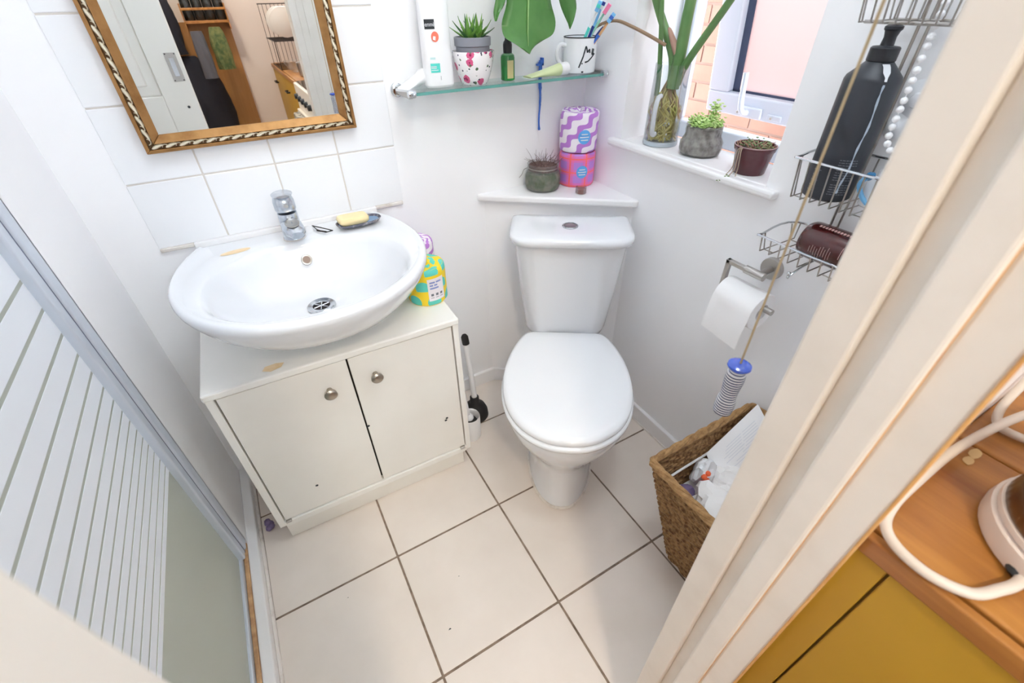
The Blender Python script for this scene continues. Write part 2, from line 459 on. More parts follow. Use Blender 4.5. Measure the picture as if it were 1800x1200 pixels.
# ---- boxed-in corner behind the toilet with its ledge board
A, B, D = (.626, 1.28), (.997, .993), (.997, 1.28)
cbx = struct('wall_corner', MB().prism([A, B, D], 0, .773), M['wall'], 'diagonal boxing across the corner behind the toilet', 'wall')
led = MB(); led.prism([(.598, 1.28), (.604, 1.268), (.985, .972), (.997, .970), (.997, 1.28)], .773, .795)
led.build('ledge_board', M['trim_white'], cbx, bevel=.006, seg=3)
nd = Vector((.6126, .7904, 0)); td = Vector((.7904, -.6126, 0))
sk = MB(); q0, q1 = Vector((.626, 1.28, 0)), Vector((.997, .993, 0))
sk.add([q0 - nd * .012, q1 - nd * .012, q1, q0, q0 - nd * .012 + Vector((0, 0, .062)), q1 - nd * .012 + Vector((0, 0, .062)), q1 + Vector((0, 0, .062)), q0 + Vector((0, 0, .062))],
       [(0, 3, 2, 1), (4, 5, 6, 7), (0, 1, 5, 4), (1, 2, 6, 5), (2, 3, 7, 6), (3, 0, 4, 7)])
struct('baseboard_corner', sk, M['trim_white'], 'white skirting along the boxed corner', 'baseboard', bevel=.003)
struct('baseboard_back', MB().box(.36, 1.266, 0, .630, YB, .062), M['trim_white'], 'white skirting on the back wall beside the cabinet', 'baseboard', bevel=.003)
struct('baseboard_right', MB().box(.982, .12, 0, XR, .985, .062), M['trim_white'], 'white skirting along the right wall', 'baseboard', bevel=.003)
cl = MB(); cl.tube([(.981, .13, .001), (.981, .97, .001)], .004, 6); struct('trim_1', cl, M['caulk'], 'caulk bead at the foot of the right skirting', 'trim', smooth=True)

# ---- threshold of the shower
th = MB(); th.box(-.347, .12, 0, -.318, YB, .034)
struct('trim_2', th, M['trim_white'], 'white wooden trim board at the foot of the shower', 'trim', bevel=.004)
cl = MB(); cl.tube([(-.315, .13, .002), (-.314, .6, .002), (-.316, 1.27, .002)], .0055, 6); struct('trim_3', cl, M['caulk'], 'caulk bead along the shower trim', 'trim', smooth=True)
struct('trim_4', MB().box(-.358, .12, .0, -.347, .985, .037), M['bare_wood'], 'bare wood strip beside the shower tray', 'trim', bevel=.002)

# ---- window
win = thing('window_1', (1.17, .845, WZ0), 'white window with an open frosted top-hung sash', 'window', kind='structure')
sl = MB(); sl.box(.972, .560, .927, XR + .002, 1.122, .947); sl.box(XR, WY0 + .001, .926, 1.155, WY1 - .001, .947)
sl.build('window_sill', M['trim_white'], win, bevel=.007, seg=3)
fx0, fx1 = 1.155, 1.195
fr = MB(); fr.box(fx0, WY0 + .001, .947, fx1, WY1 - .001, .992); fr.box(fx0, WY0 + .001, WZ1 - .05, fx1, WY1 - .001, WZ1)
fr.box(fx0, WY0 + .001, .992, fx1, WY0 + .046, WZ1 - .05); fr.box(fx0, WY1 - .052, .992, fx1, WY1 - .001, WZ1 - .05)
fr.build('window_frame', M['upvc'], win, bevel=.004)
ln = MB(); ln.box(fx0 - .0012, WY1 - .030, .992, fx0 + .001, WY1 - .028, WZ1 - .05); ln.build('frame_joint', M['gasket'], win, smooth=False)
# sash hangs from the top and stands open at the bottom
hz, ang = 1.975, math.radians(-6.6)
SM = Matrix.Translation((1.197, 0, hz)) @ Matrix.Rotation(ang, 4, 'Y')
y0, y1, L = .612, 1.062, .985
gs = dict(y0=y0 + .062, y1=y1 - .070, z0=-L + .058, z1=-.06)
s_ = MB(); s_.box(0, y0, -L, .045, y1, -L + .058); s_.box(0, y0, -.06, .045, y1, 0); s_.box(0, y0, -L + .058, .045, y0 + .062, -.06); s_.box(0, y1 - .070, -L + .058, .045, y1, -.06)
sash = s_.xf(SM).build('sash', M['upvc'], win, bevel=.005)
g_ = MB(); t = .016
g_.box(.022, gs['y1'] - .022, gs['z0'], .030, gs['y1'], gs['z1']); g_.box(.022, gs['y0'], gs['z0'], .030, gs['y1'], gs['z0'] + .006)
g_.box(.022, gs['y0'], gs['z0'], .030, gs['y0'] + .01, gs['z1']); g_.box(.022, gs['y0'], gs['z1'] - .01, .030, gs['y1'], gs['z1'])
g_.xf(SM).build('gasket', M['gasket'], sash, smooth=False)
MB().box(.024, gs['y0'], gs['z0'], .028, gs['y1'], gs['z1']).xf(SM).build('pane', M['frost_pane'], sash, smooth=False)
hb = MB(); hb.box(-.010, .862, -L + .006, 0, .935, -L + .034)
hd = hb.xf(SM).build('handle_plate', M['upvc'], sash, bevel=.004)
hh = MB(); hh.tube(smoothpts([(-.012, .905, -L + .020), (-.030, .908, -L + .026), (-.036, .912, -L + .05), (-.036, .914, -L + .125)], 5), [.008] * 12 + [.0075] * 4, 8)
hh.xf(SM).build('handle', M['upvc'], sash)
st = MB(); st.box(-.006, .800, -L + .008, 0, .845, -L + .024); st.xf(SM).build('stay_plate', M['upvc'], sash, bevel=.003)
for yy in (.935, .826): MB().ball((-.008, yy + .004, -L + .016), .004, 8, 5).xf(SM).build('screw', M['steel'], sash)

# ---- outside: brick house wall across a narrow passage, pale overcast sky above
wo = struct('wall_outside', MB().box(2.006, -1.2, -.3, 2.2, 3.6, 2.3), M['mortar'], 'neighbouring brick wall beyond the window', 'wall')
bl, bh, bj = .215, .065, .010
bmesh0 = None
r = 0; z = .20
while z < 1.75:
    y = .25 - (.1125 if r % 2 else 0)
    while y < 2.45:
        Mx = Matrix.Translation((2.022 + random.uniform(-.002, .002), y + bl / 2, z + bh / 2))
        if bmesh0 is None:
            o = MB().box(-.02, -bl / 2, -bh / 2, .0, bl / 2, bh / 2).build('brick', M['brick'], wo, smooth=False, bevel=.003, seg=1, local=True)
            bmesh0 = o.data; o.matrix_local = Mx; WM[o] = Mx
        else: inst('brick', bmesh0, wo, Mx)
        y += bl + bj
    z += bh + bj; r += 1
struct('ground_outside', MB().box(1.197, -1.2, -.3, 2.006, 3.6, -.25), M['concrete'], 'concrete passage outside the window', 'ground')

# ---- shower: aluminium screen with frosted bands, tray behind
sh = thing('shower_screen', (-.365, .60, .037), 'glass shower screen with graded white frosted stripes', 'shower screen')
f_ = MB(); f_.box(-.392, .958, .037, -.347, .999, 1.90); f_.build('wall_channel', M['alu'], sh, bevel=.006, seg=3)
f_ = MB(); f_.box(-.386, .953, .037, -.3515, .9575, 1.90); f_.build('channel_seam', M['alu_dark'], sh, smooth=False)
f_ = MB(); f_.box(-.384, .925, .045, -.350, .953, 1.90); f_.build('door_stile', M['alu'], sh, bevel=.004, seg=3)
f_ = MB(); f_.box(-.384, .14, .035, -.359, .958, .052); f_.build('bottom_rail', M['alu'], sh, bevel=.003)
f_ = MB(); f_.box(-.384, .14, 1.90, -.345, .999, 1.94); f_.build('top_rail', M['alu'], sh, bevel=.004)
MB().box(-.372, .14, .05, -.366, .93, 1.90).build('glass_panel', M['shower_glass'], sh, smooth=False)
gaps = [.461, .477, .501, .526, .551, .574, .598, .625, .653, .684, .718, .756, .798, .843, .894, .947, 1.003, 1.06, 1.12, 1.18, 1.245, 1.31, 1.38, 1.45, 1.53, 1.61, 1.70, 1.79, 1.88]
for k in range(len(gaps) - 1):
    hg_ = .0022 + .0016 * min(1, (gaps[k + 1] - gaps[k] - .016) / .03); a, b = gaps[k] + (hg_ if k else 0), gaps[k + 1] - hg_
    MB().box(-.3660, .145, a, -.3654, .928, b).build('frosted_stripe', M['frost_band'], sh, smooth=False)
tr = MB(); tr.box(-1.15, .138, 0, -.359, YB, .034); tr.box(-1.15, .138, .034, -1.08, YB, .06)
tray = tr.build('shower_tray', M['ceramic'], None, bevel=.006); tag(tray, 'white shower tray behind the striped screen', 'shower tray'); recenter(tray)

# ---- door jamb on the right of the doorway (lining, stop, stepped back edge)
struct('trim_5', MB().box(.342, .101, 0, .372, .135, 2.08), M['gloss_trim'], 'cream gloss door lining edge nearest the toilet', 'door frame', bevel=.0025)
struct('trim_6', MB().box(.353, .084, 0, .372, .101, 2.08), M['gloss_trim'], 'recessed channel of the door lining', 'door frame', bevel=.001)
struct('trim_7', MB().box(.342, .057, 0, .372, .084, 2.08), M['gloss_trim'], 'cream door lining beside the channel', 'door frame', bevel=.003)
struct('trim_8', MB().box(.349, .0262, 0, .372, .0575, 2.08), M['gloss_trim'], 'stepped kitchen edge of the door lining', 'door frame', bevel=.003)
for (xx, yy, nm, k_) in ((.3478, .0578, 'trim_10', 'orange bead with the warm glow painted in, inside the door lining'), (.3492, .0262, 'trim_11', 'worn bare edge of the door lining on the kitchen side')):  # first bead: warm glow put into its colour; second: worn wood edge
    bd = MB(); bd.tube([(xx + .0004 * math.sin(z_ * 9), yy, z_ * .1) for z_ in range(21)], .0014, 6); struct(nm, bd, M['glow_worn_edge'], k_, 'door frame', smooth=True)
ar = MB(); ar.box(.372, .120, 0, .470, .131, 2.08); ar.box(.398, .131, 0, .452, .136, 2.08)
struct('trim_9', ar, M['gloss_trim'], 'cream architrave on the bathroom side of the doorway', 'door frame', bevel=.003)

# ---- sliding door, left of the camera
dr = thing('door_1', (-.50, .102, .01), 'cream panelled sliding door pushed half open', 'door', kind='structure')
b_ = MB(); dx0, dx1, dy0, dy1 = -.85, -.090, .085, .120
for (x0, z0, x1, z1) in ((dx0, .01, dx0 + .11, 2.03), (dx1 - .11, .01, dx1, 2.03), (dx0 + .11, .01, dx1 - .11, .22), (dx0 + .11, 1.90, dx1 - .11, 2.03), (dx0 + .11, .84, dx1 - .11, .99), (-.52, .22, -.42, .84), (-.52, .99, -.42, 1.90)):
    b_.box(x0, dy0, z0, x1, dy1, z1)
b_.build('door_frame', M['door_paint'], dr, bevel=.003)
for (x0, x1) in ((dx0 + .11, -.52), (-.42, dx1 - .11)):
    for (z0, z1) in ((.22, .84), (.99, 1.90)):
        p_ = MB(); p_.box(x0, dy0 + .01, z0, x1, dy1 - .010, z1); p_.box(x0 + .035, dy0 + .006, z0 + .035, x1 - .035, dy1 - .004, z1 - .035)
        p_.build('door_panel', M['door_paint'], dr, bevel=.006)
fp = MB(); fp.box(-.142, dy1, 1.035, -.104, dy1 + .0025, 1.13); pl = fp.build('flush_pull', M['steel'], dr, bevel=.001)
fp = MB(); fp.box(-.131, dy1 + .0024, 1.052, -.115, dy1 + .0034, 1.113); fp.build('pull_recess', M['chrome'], pl, bevel=.001)
fp = MB()
for xx in (-.138, -.108):
    for zz in (1.039, 1.126): fp.ball((xx, dy1 + .0025, zz), .0022, 8, 5)
fp.build('screw', M['dark_metal'], pl)
fp = MB(); fp.ball((-.128, dy1, .945), .005, 10, 6, 1, .4, 1); fp.build('lock_hole', M['ink'], dr)

# ---- ceiling lamp of the bathroom (out of view, gives the room its light)
cl_ = thing('ceiling_lamp', (.42, .28, 2.24), 'opal globe lamp hanging from the bathroom ceiling', 'lamp')
MB().lathe([(.05, -.03), (.055, 0)], (.42, .28, ZC), 28).build('ceiling_rose', M['white_plastic'], cl_)
MB().tube([(.42, .28, ZC - .02), (.42, .28, 2.478)], .008, 10).build('lamp_stem', M['chrome'], cl_)
MB().lathe([(.03, -.005), (.032, .03), (.02, .034)], (.42, .28, 2.475), 24).build('lamp_holder', M['chrome'], cl_)
MB().ball((.42, .28, 2.36), .119, 28, 16).build('globe', M['glass'], cl_)

# ================================================================== TOILET (local frame: y towards the corner)
a33 = math.radians(33.5)
sa, sb = Vector((math.sin(a33), math.cos(a33), 0)), Vector((math.cos(a33), -math.sin(a33), 0))
to = thing('toilet', sa * 1.0 + sb * .087, 'white close-coupled toilet standing diagonally in the corner', 'toilet', rz=-a33)
half = [(0, -.272), (.045, -.267), (.09, -.247), (.130, -.213), (.160, -.165), (.178, -.105), (.184, -.04), (.179, .03), (.163, .10), (.140, .158), (.124, .180), (.105, .187)]
hp = [(p.x, p.y) for p in smoothpts([(x, y, 0) for x, y in half], 4)]
outline = hp + [(.05, .187), (0, .187), (-.05, .187)] + [(-x, y) for x, y in hp[::-1][:-1]]
def ring(kx, yf, yb, z, dx=0):
    """toilet-seat outline squeezed to half width ratio kx, front yf and back yb"""
    return [(x * kx + dx, yf + (y + .272) / .459 * (yb - yf), z) for x, y in outline]
pan = MB(); pan.loft([ring(.585, -.185, .30, .0), ring(.585, -.185, .30, .012), ring(.555, -.176, .30, .03), ring(.535, -.168, .30, .10), ring(.56, -.172, .29, .155), ring(.64, -.192, .27, .205),
                      ring(.77, -.222, .25, .255), ring(.89, -.248, .23, .30), ring(.965, -.264, .22, .335), ring(.995, -.271, .21, .36), ring(1.0, -.273, .205, .376), ring(.985, -.269, .20, .383)])
pan.build('pan', M['ceramic'], to, local=True, angle=70)
cau = MB(); cau.tube([(x, y, .003) for x, y, z in ring(.59, -.187, .30, 0)], .0055, 6, closed=True); cau.build('caulk_bead', M['caulk'], to, local=True)
se = MB(); se.loft([ring(.985, -.270, .186, .384), ring(1.015, -.280, .187, .389), ring(1.02, -.281, .187, .397), ring(1.005, -.277, .186, .402)])
se.build('seat', M['seat_plastic'], to, local=True, angle=70)
li = MB(); li.loft([ring(.97, -.264, .184, .4025), ring(.998, -.272, .187, .406), ring(1.0, -.2725, .187, .413), ring(.985, -.268, .185, .420), ring(.93, -.252, .178, .424), ring(.7, -.19, .145, .4265), ring(.35, -.09, .10, .4275)])
li.build('lid', M['seat_plastic'], to, local=True, angle=70)
for s in (-1, 1): MB().tube([(s * .075 - .018, .187, .408), (s * .075 + .018, .187, .408)], .009, 10).build('hinge', M['seat_plastic'], to, local=True)
ci = MB()
def rr(hx, y0, y1, z, r): return [(x + .002, y, z) for x, y in rrect(hx, y0, y1, r, 8, .012)]
ci.loft([rr(.105, .215, .350, .384, .05), rr(.126, .198, .350, .396, .055), rr(.133, .190, .350, .42, .06), rr(.150, .183, .350, .57, .06), rr(.166, .178, .350, .722, .06)])
ci.build('cistern', M['ceramic'], to, local=True, angle=60)
cl = MB(); cl.loft([rr(.170, .174, .352, .7225, .06), rr(.180, .165, .353, .728, .066), rr(.1815, .163, .353, .738, .068), rr(.178, .166, .352, .747, .066), rr(.165, .178, .345, .752, .06), rr(.10, .21, .32, .754, .05)])
cl.build('cistern_lid', M['ceramic'], to, local=True, angle=60)
bt = MB(); bt.lathe([(.0235, 0), (.0235, .003), (.021, .0045), (.0185, .0035), (.0185, .001)], (-.002, .257, .7535), 28); bu = bt.build('flush_button', M['chrome'], to, local=True)
bt = MB(); bt.lathe([(.0175, 0), (.0175, .003), (.015, .004)], (-.002, .257, .7535), 24); bt.build('button_cap', M['steel'], bu, local=True)

# ================================================================== VANITY CABINET
cab = thing('vanity_cabinet', (.055, .926, 0), 'white two-door vanity cabinet under the washbasin', 'cabinet', rz=math.radians(-1.3))
def cbox(name, m, *b, bevel=.0012, par=None):
    return MB().box(*b).build(name, m, par or cab, local=True, bevel=bevel, smooth=False)
cbox('top', M['laminate_edge'], -.298, -.006, .606, .300, .335, .625, bevel=.004)
cbox('side_panel', M['laminate_edge'], -.296, 0, .098, -.279, .330, .606); cbox('side_panel', M['laminate_edge'], .283, 0, .098, .299, .330, .606)
cbox('bottom_panel', M['laminate_edge'], -.279, -.004, .098, .283, .330, .118); cbox('back_panel', M['laminate'], -.279, .322, .118, .283, .330, .606)
cbox('plinth', M['laminate'], -.288, .030, 0, .280, .048, .098)
cbox('gap_shadow_board', M['gap_shade'], -.279, .019, .119, .283, .0195, .605, bevel=0)  # dark sheet: the shade in the door gaps put into its colour
for (x0, x1, kx, kz) in ((-.275, .004, -.052, .528), (.0085, .279, .063, .532)):
    d_ = cbox('door', M['laminate'], x0, .000, .122, x1, .017, .602, bevel=.0015)
    k_ = MB(); k_.lathe([(.007, 0), (.007, .012), (.0145, .016), (.0155, .022), (.0125, .0255), (.004, .027)], (0, 0, 0), 20)
    k_.xf(Matrix.Translation((kx, 0, kz)) @ Matrix.Rotation(PI / 2, 4, 'X')); k_.build('knob', M['knob'], d_, local=True)
    spots = ((.228, .268), (.232, .276), (.010, .362)) if x0 > 0 else ((-.166, .212),)
    for (hx, hz_) in spots: MB().ball((hx, -.0002, hz_), .0042, 8, 5, 1, .25, .9).build('screw_hole', M['ink'], d_, local=True)
for s, x in ((1, .270), (-1, -.268)):
    h_ = MB(); h_.box(x - .008, -.007, .114, x + .008, .002, .121); h_.build('hinge', M['steel'], cab, local=True, bevel=.002)
pt = MB(); pt.add([(-.172, .020, .6254), (-.155, .010, .6254), (-.132, .016, .6254), (-.124, .030, .6254), (-.142, .036, .6254), (-.165, .034, .6254)], [(0, 1, 2, 3, 4, 5)])
pt.build('worn_patch', M['tan_chip'], cab, local=True, smooth=False)

# ================================================================== WASHBASIN
wbn = thing('washbasin', (.05, 1.06, .63), 'white oval ceramic washbasin set on the cabinet against the tiles', 'washbasin', rz=math.radians(-1.6))
bh_ = [(0, -.270), (.06, -.265), (.13, -.243), (.20, -.192), (.248, -.125), (.274, -.045), (.278, .03), (.266, .105), (.244, .165), (.222, .205), (.21, .211)]
bp = [(p.x, p.y) for p in smoothpts([(x, y, 0) for x, y in bh_], 5)]
bo = bp + [(.15, .211), (.10, .211), (.05, .211), (0, .211), (-.05, .211), (-.10, .211), (-.15, .211)] + [(-x, y) for x, y in bp[::-1][:-1]]
def bring(k, z, cy=0.0, keep_back=False):
    return [(x * k, (y - cy) * k + cy if not (keep_back and y > .19) else y, z - .63) for x, y in bo]
def iring(k, z, cx=.002, cy=-.052, t=1.0):
    out = []
    for x, y in bo:
        a_ = math.atan2(y - .0, x); c_, s_ = math.cos(a_), math.sin(a_)
        ex = cx + .222 * k * math.copysign(abs(c_) ** .9, c_); ey = cy + (.178 * k) * math.copysign(abs(s_) ** .9, s_)
        out.append(((ex * t + x * (1 - t)), (ey * t + y * (1 - t)), z - .63))
    return out
bas = MB(); bas.loft([bring(.30, .628, .05), bring(.45, .640, .06), bring(.64, .668, .08), bring(.80, .702, .12), bring(.915, .742, .16), bring(.972, .774, .20), bring(.996, .794, .211), bring(1.0, .803, .211), bring(.993, .8105, .211), bring(.978, .813, .211),
                      bring(.962, .812, .211), bring(.945, .809, .211), iring(1.03, .8085, t=.55), iring(1.03, .808, t=1), iring(.99, .803), iring(.955, .786), iring(.90, .758), iring(.81, .730), iring(.66, .706, cy=-.045), iring(.45, .692, cy=-.03), iring(.24, .686, cy=-.014), iring(.13, .684, cy=-.008)])
bas.build('basin', M['ceramic'], wbn, local=True, angle=75)
dn = MB(); dn.lathe([(.018, .000), (.021, .006), (.031, .0085), (.034, .006), (.034, .002)], (.002, -.008, .0545), 32, cap0=False, cap1=False); dra = dn.build('drain', M['chrome'], wbn, local=True)
dn = MB(); dn.lathe([(.0205, 0), (.0205, .002)], (.002, -.008, .0565), 24); dn.build('drain_hole', M['dark_metal'], dra, local=True)
dn = MB()
for k in range(3):
    c_, s_ = math.cos(k * PI / 3 + .3), math.sin(k * PI / 3 + .3); dn.tube([(.002 - .019 * c_, -.008 - .019 * s_, .0595), (.002 + .019 * c_, -.008 + .019 * s_, .0595)], .0018, 6)
dn.build('strainer', M['chrome'], dra, local=True)
ov = MB(); ov.lathe([(.0085, .0), (.0095, .002), (.0125, .0025), (.0135, .0)], (0, 0, 0), 24); OM = Matrix.Translation((.004, .1015, .135)) @ Matrix.Rotation(math.radians(58), 4, 'X')
ovo = ov.xf(OM).build('overflow', M['steel'], wbn, local=True)
ov = MB(); ov.lathe([(.009, .0015), (.009, .0022)], (0, 0, 0), 20); ov.xf(OM).build('overflow_hole', mat('overflow_brown', C(150, 128, 116), .5), ovo, local=True)
ch = MB(); ch.add([(-.143 + .034 * math.cos(t * PI / 9), .136 + .0115 * math.sin(t * PI / 9) + .004 * math.cos(t * PI / 9), .1792) for t in range(18)], [tuple(range(18))])
ch.build('chipped_patch', M['tan_chip'], wbn, local=True, smooth=False)
# tap
tp = MB(); tp.lathe([(.0265, 0), (.0265, .003), (.0245, .006), (.0235, .045), (.0225, .066)], (-.005, .150, .180), 28); tap = tp.build('tap', M['chrome_limed'], wbn, local=True)
lm = MB(); lm.lathe([(.0275, 0), (.0275, .0022)], (-.005, .150, .1798), 28); lm.build('limescale_ring', M['caulk'], tap, local=True)
sp = MB()
def eg(cx, cy, cz, rx, rz_, n=20): return [(cx + rx * math.cos(2 * PI * i / n), cy, cz + rz_ * math.sin(2 * PI * i / n)) for i in range(n)]
sp.loft([eg(-.005, .152, .217, .0235, .019), eg(-.004, .130, .218, .0245, .018), eg(-.002, .106, .217, .0245, .016), eg(0, .088, .214, .0225, .013), eg(.001, .077, .211, .015, .008)])
sp.build('spout', M['chrome_limed'], tap, local=True)
dm = MB(); dm.lathe([(.0165, .0), (.0165, .0028), (.0145, .0034), (.011, .0015)], (0, 0, 0), 20, sx=1, sy=1.25); dm.xf(Matrix.Translation((-.002, .107, .2315)) @ Matrix.Rotation(math.radians(8), 4, 'X')); dm.build('spout_dimple', M['steel'], tap, local=True)
hdm = MB(); hdm.lathe([(.0225, 0), (.0245, .004), (.0245, .024), (.0215, .034), (.014, .040), (.004, .042)], (0, 0, 0), 28); hdm.xf(Matrix.Translation((-.005, .151, .250)) @ Matrix.Rotation(math.radians(-6), 4, 'X')); hdm.build('cartridge_head', M['chrome_limed'], tap, local=True)
lv = MB()
def lev(y, z, hw, th_): return [(-.004 + hw * math.cos(2 * PI * i / 16), y, z + th_ * math.sin(2 * PI * i / 16)) for i in range(16)]
lv.loft([lev(.176, .280, .014, .006), lev(.166, .288, .022, .008), lev(.150, .2915, .0245, .0075), lev(.132, .2935, .0235, .0055), lev(.116, .2955, .020, .004), lev(.108, .2965, .014, .003)]); lv.build('lever', M['chrome_limed'], tap, local=True)
ic = MB(); ic.lathe([(.0045, 0), (.0045, .0012)], (0, 0, 0), 14); ic.xf(Matrix.Translation((-.002, .1265, .268)) @ Matrix.Rotation(PI / 2 + .1, 4, 'X')); ic.build('temperature_mark', M['steel'], tap, local=True)

# soap, dish and hair clip on the basin rim
sd = thing('soap_dish', (.212, 1.198, .813), 'dark mottled shell soap dish on the basin rim', 'soap dish', rz=math.radians(4))
def oval(hx, hy, z, n=32, ex=.8): return [(hx * math.copysign(abs(math.cos(2 * PI * i / n)) ** ex, math.cos(2 * PI * i / n)), hy * math.copysign(abs(math.sin(2 * PI * i / n)) ** ex, math.sin(2 * PI * i / n)), z) for i in range(n)]
MB().loft([oval(.046, .018, 0), oval(.055, .026, .004), oval(.060, .031, .011), oval(.058, .029, .0115), oval(.054, .026, .006), oval(.046, .020, .004)]).build('dish', M['dish_shell'], sd, local=True)
MB().loft([oval(.047, .021, .0045), oval(.053, .0253, .0062)], cap1=True).build('dish_glaze', M['dish_blue'], sd, local=True)
so = MB(); so.loft([oval(.034, .018, -.004, ex=.42), oval(.039, .022, .001, ex=.42), oval(.040, .0225, .009, ex=.42), oval(.037, .0205, .0145, ex=.42), oval(.026, .014, .016, ex=.5)])
so.xf(Matrix.Translation((.198, 1.199, .8245)) @ Matrix.Rotation(math.radians(6), 4, 'Z') @ Matrix.Rotation(math.radians(3), 4, 'Y'))
o = so.build('soap_bar', M['soap'], None); tag(o, 'pale yellow bar of soap lying in the shell dish', 'soap'); recenter(o)
hc = MB(); hc.tube([(.100, 1.246, .8155), (.116, 1.222, .816), (.140, 1.187, .8155), (.122, 1.184, .8155), (.106, 1.210, .8165), (.100, 1.246, .8155)], .0014, 6)
hc.tube([(.105, 1.209, .815), (.124, 1.188, .815)], .0022, 6)
o = hc.build('hair_clip', M['dark_metal'], None); tag(o, 'small dark metal hair clip beside the tap', 'hair clip'); recenter(o)

# ================================================================== WRAPPED TOILET ROLLS
def wavy(nt):
    u, v, _ = coords(nt); x = u * 3.0 + v * .95
    f = (v * 2.1 - u * 6.0 + (v * 14 + u * 31.4).sin() * .16).frac()
    return mixc(nt, f.lt(.46), C(240, 232, 240), C(186, 124, 208))
def plaid(nt):
    u, v, _ = coords(nt)
    a = (u * 7 + .1).frac(); b = (v * 2.5 + .08).frac()
    base = mixc(nt, (a.lt(.45)).max(b.lt(.45)), C(190, 132, 214), C(224, 118, 190))
    base = mixc(nt, a.lt(.45).min(b.lt(.45)), base, C(236, 112, 168))
    ln_ = ((a - .22).abs().lt(.05)).max((b - .22).abs().lt(.05))
    return mixc(nt, ln_, base, C(250, 112, 106))
def scallop(nt):
    u, v, _ = coords(nt); q = v * 2.4; row = q.floor()
    a = (u * 6 + row * .5).frac() - .5; b = q.frac() - .25
    d = (a * a * 1.3 + b * b * .75).sqrt()
    return mixc(nt, d.lt(.40).min(b.gt(-.20)), C(246, 214, 40), C(92, 206, 192))
M['wrap_wave'] = mat('wrap_wave', (1, 1, 1, 1), .5, build=wavy); M['wrap_plaid'] = mat('wrap_plaid', (1, 1, 1, 1), .5, build=plaid)
M['wrap_scallop'] = mat('wrap_scallop', (1, 1, 1, 1), .5, build=scallop)
P_('badge_blue', C(96, 170, 232), .5); P_('label_white', C(238, 232, 236), .5); P_('blue_print', C(132, 148, 204), .6)

def paper_roll(name, c, r, h, m, label, cat, top_twist=True):
    t = thing(name, c, label, cat)
    n = 40; prof = [(r * .93, 0), (r * .99, .004), (r, .012), (r, h * .5), (r, h - .012), (r * .985, h - .004), (r * .92, h)]
    b = MB(); b.lathe(prof, (0, 0, 0), n, cap1=False)
    for i, p in enumerate(b.v):
        a = math.atan2(p.y, p.x); k = 1 + .008 * math.sin(a * 9 + p.z * 60) ; b.v[i] = Vector((p.x * k, p.y * k, p.z))
    b.build('wrapper', m, t, local=True)
    tb = MB(); rings = []
    for k, f in enumerate((.925, .8, .6, .4, .22, .08)):
        rings.append([((r * f) * math.cos(2 * PI * i / n + (1 - f) * .9), (r * f) * math.sin(2 * PI * i / n + (1 - f) * .9), h - .001 + .0045 * math.sin(i * 2 * PI / 5 * 1.0 + k * .6) * (1 - f) * 1.3 * (1 if f > .1 else .3) + (.003 if f < .5 else .001)) for i in range(n)])
    tb.loft(rings, cap0=False); tb.build('twisted_top', m, t, local=True)
    return t
def facing(c): return math.atan2(0 - c[1], 0 - c[0])
def badge(t, c, r, ang, z, rad):
    b = MB(); n = 24; ctr = [(0, 0, .0008)]; b.add(ctr + [(rad * math.cos(2 * PI * i / n), rad * 1.05 * math.sin(2 * PI * i / n), .0008) for i in range(n)], [(0, 1 + i, 1 + (i + 1) % n) for i in range(n)])
    bo_ = wrap(b, (0, 0), r, ang, z).build('badge', M['badge_blue'], t, local=True)
    w_ = MB()
    for k, (x0, x1) in enumerate(((-.5, .5), (-.72, .72), (-.55, .6))): strip(w_, x0 * rad, x1 * rad, (.42 - .42 * k) * rad - .0018, (.42 - .42 * k) * rad + .0012, 6, .0012)
    wrap(w_, (0, 0), r, ang, z).build('badge_print', M['print_white'], bo_, local=True)
cR = (.930, 1.207)
t = paper_roll('wrapped_toilet_roll', (cR[0], cR[1], .795), .0575, .103, M['wrap_plaid'], 'pink and purple tartan wrapped toilet roll, bottom of the stack on the ledge', 'toilet roll'); badge(t, cR, .0577, facing(cR) + .33, .050, .0185)
t = paper_roll('wrapped_toilet_roll', (cR[0] - .001, cR[1] + .001, .9015), .0585, .112, M['wrap_wave'], 'purple and white wavy striped toilet roll on top of the tartan one', 'toilet roll'); badge(t, cR, .0587, facing(cR) + .33, .047, .0195)
cY = (.327, 1.055)
t = paper_roll('wrapped_toilet_roll', (cY[0], cY[1], .6255), .054, .106, M['wrap_scallop'], 'yellow and turquoise patterned toilet roll on the cabinet beside the basin', 'toilet roll')
fa = facing(cY) + .45
lb = MB(); strip(lb, -.0235, .0235, -.033, .033, 8, .001); lo = wrap(lb, (0, 0), .0545, fa, .050).build('paper_label', M['label_white'], t, local=True)
lb = MB()
for (x0, x1, y0) in ((-.018, -.003, .020), (.000, .015, .020), (-.018, -.009, .0115), (-.006, .003, .0115), (-.018, .006, .003)): wrap(strip(MB(), x0, x1, y0, y0 + .0045, 4, .0016), (0, 0), .0545, fa, .050).build('label_print', M['blue_print'], lo, local=True)
lb = MB()
for k in range(3): strip(lb, -.017 + k * .013, -.010 + k * .013, -.018, -.011, 3, .0016); strip(lb, -.018 + k * .013, -.009 + k * .013, -.024, -.0225, 3, .0016)
wrap(lb, (0, 0), .0545, fa, .050).build('label_print', M['print_grey'], lo, local=True)['kind'] = 'stuff'
paper_roll('wrapped_toilet_roll', (.352, 1.195, .6255), .052, .108, M['wrap_wave'], 'purple and white wrapped toilet roll half hidden behind the yellow one', 'toilet roll')

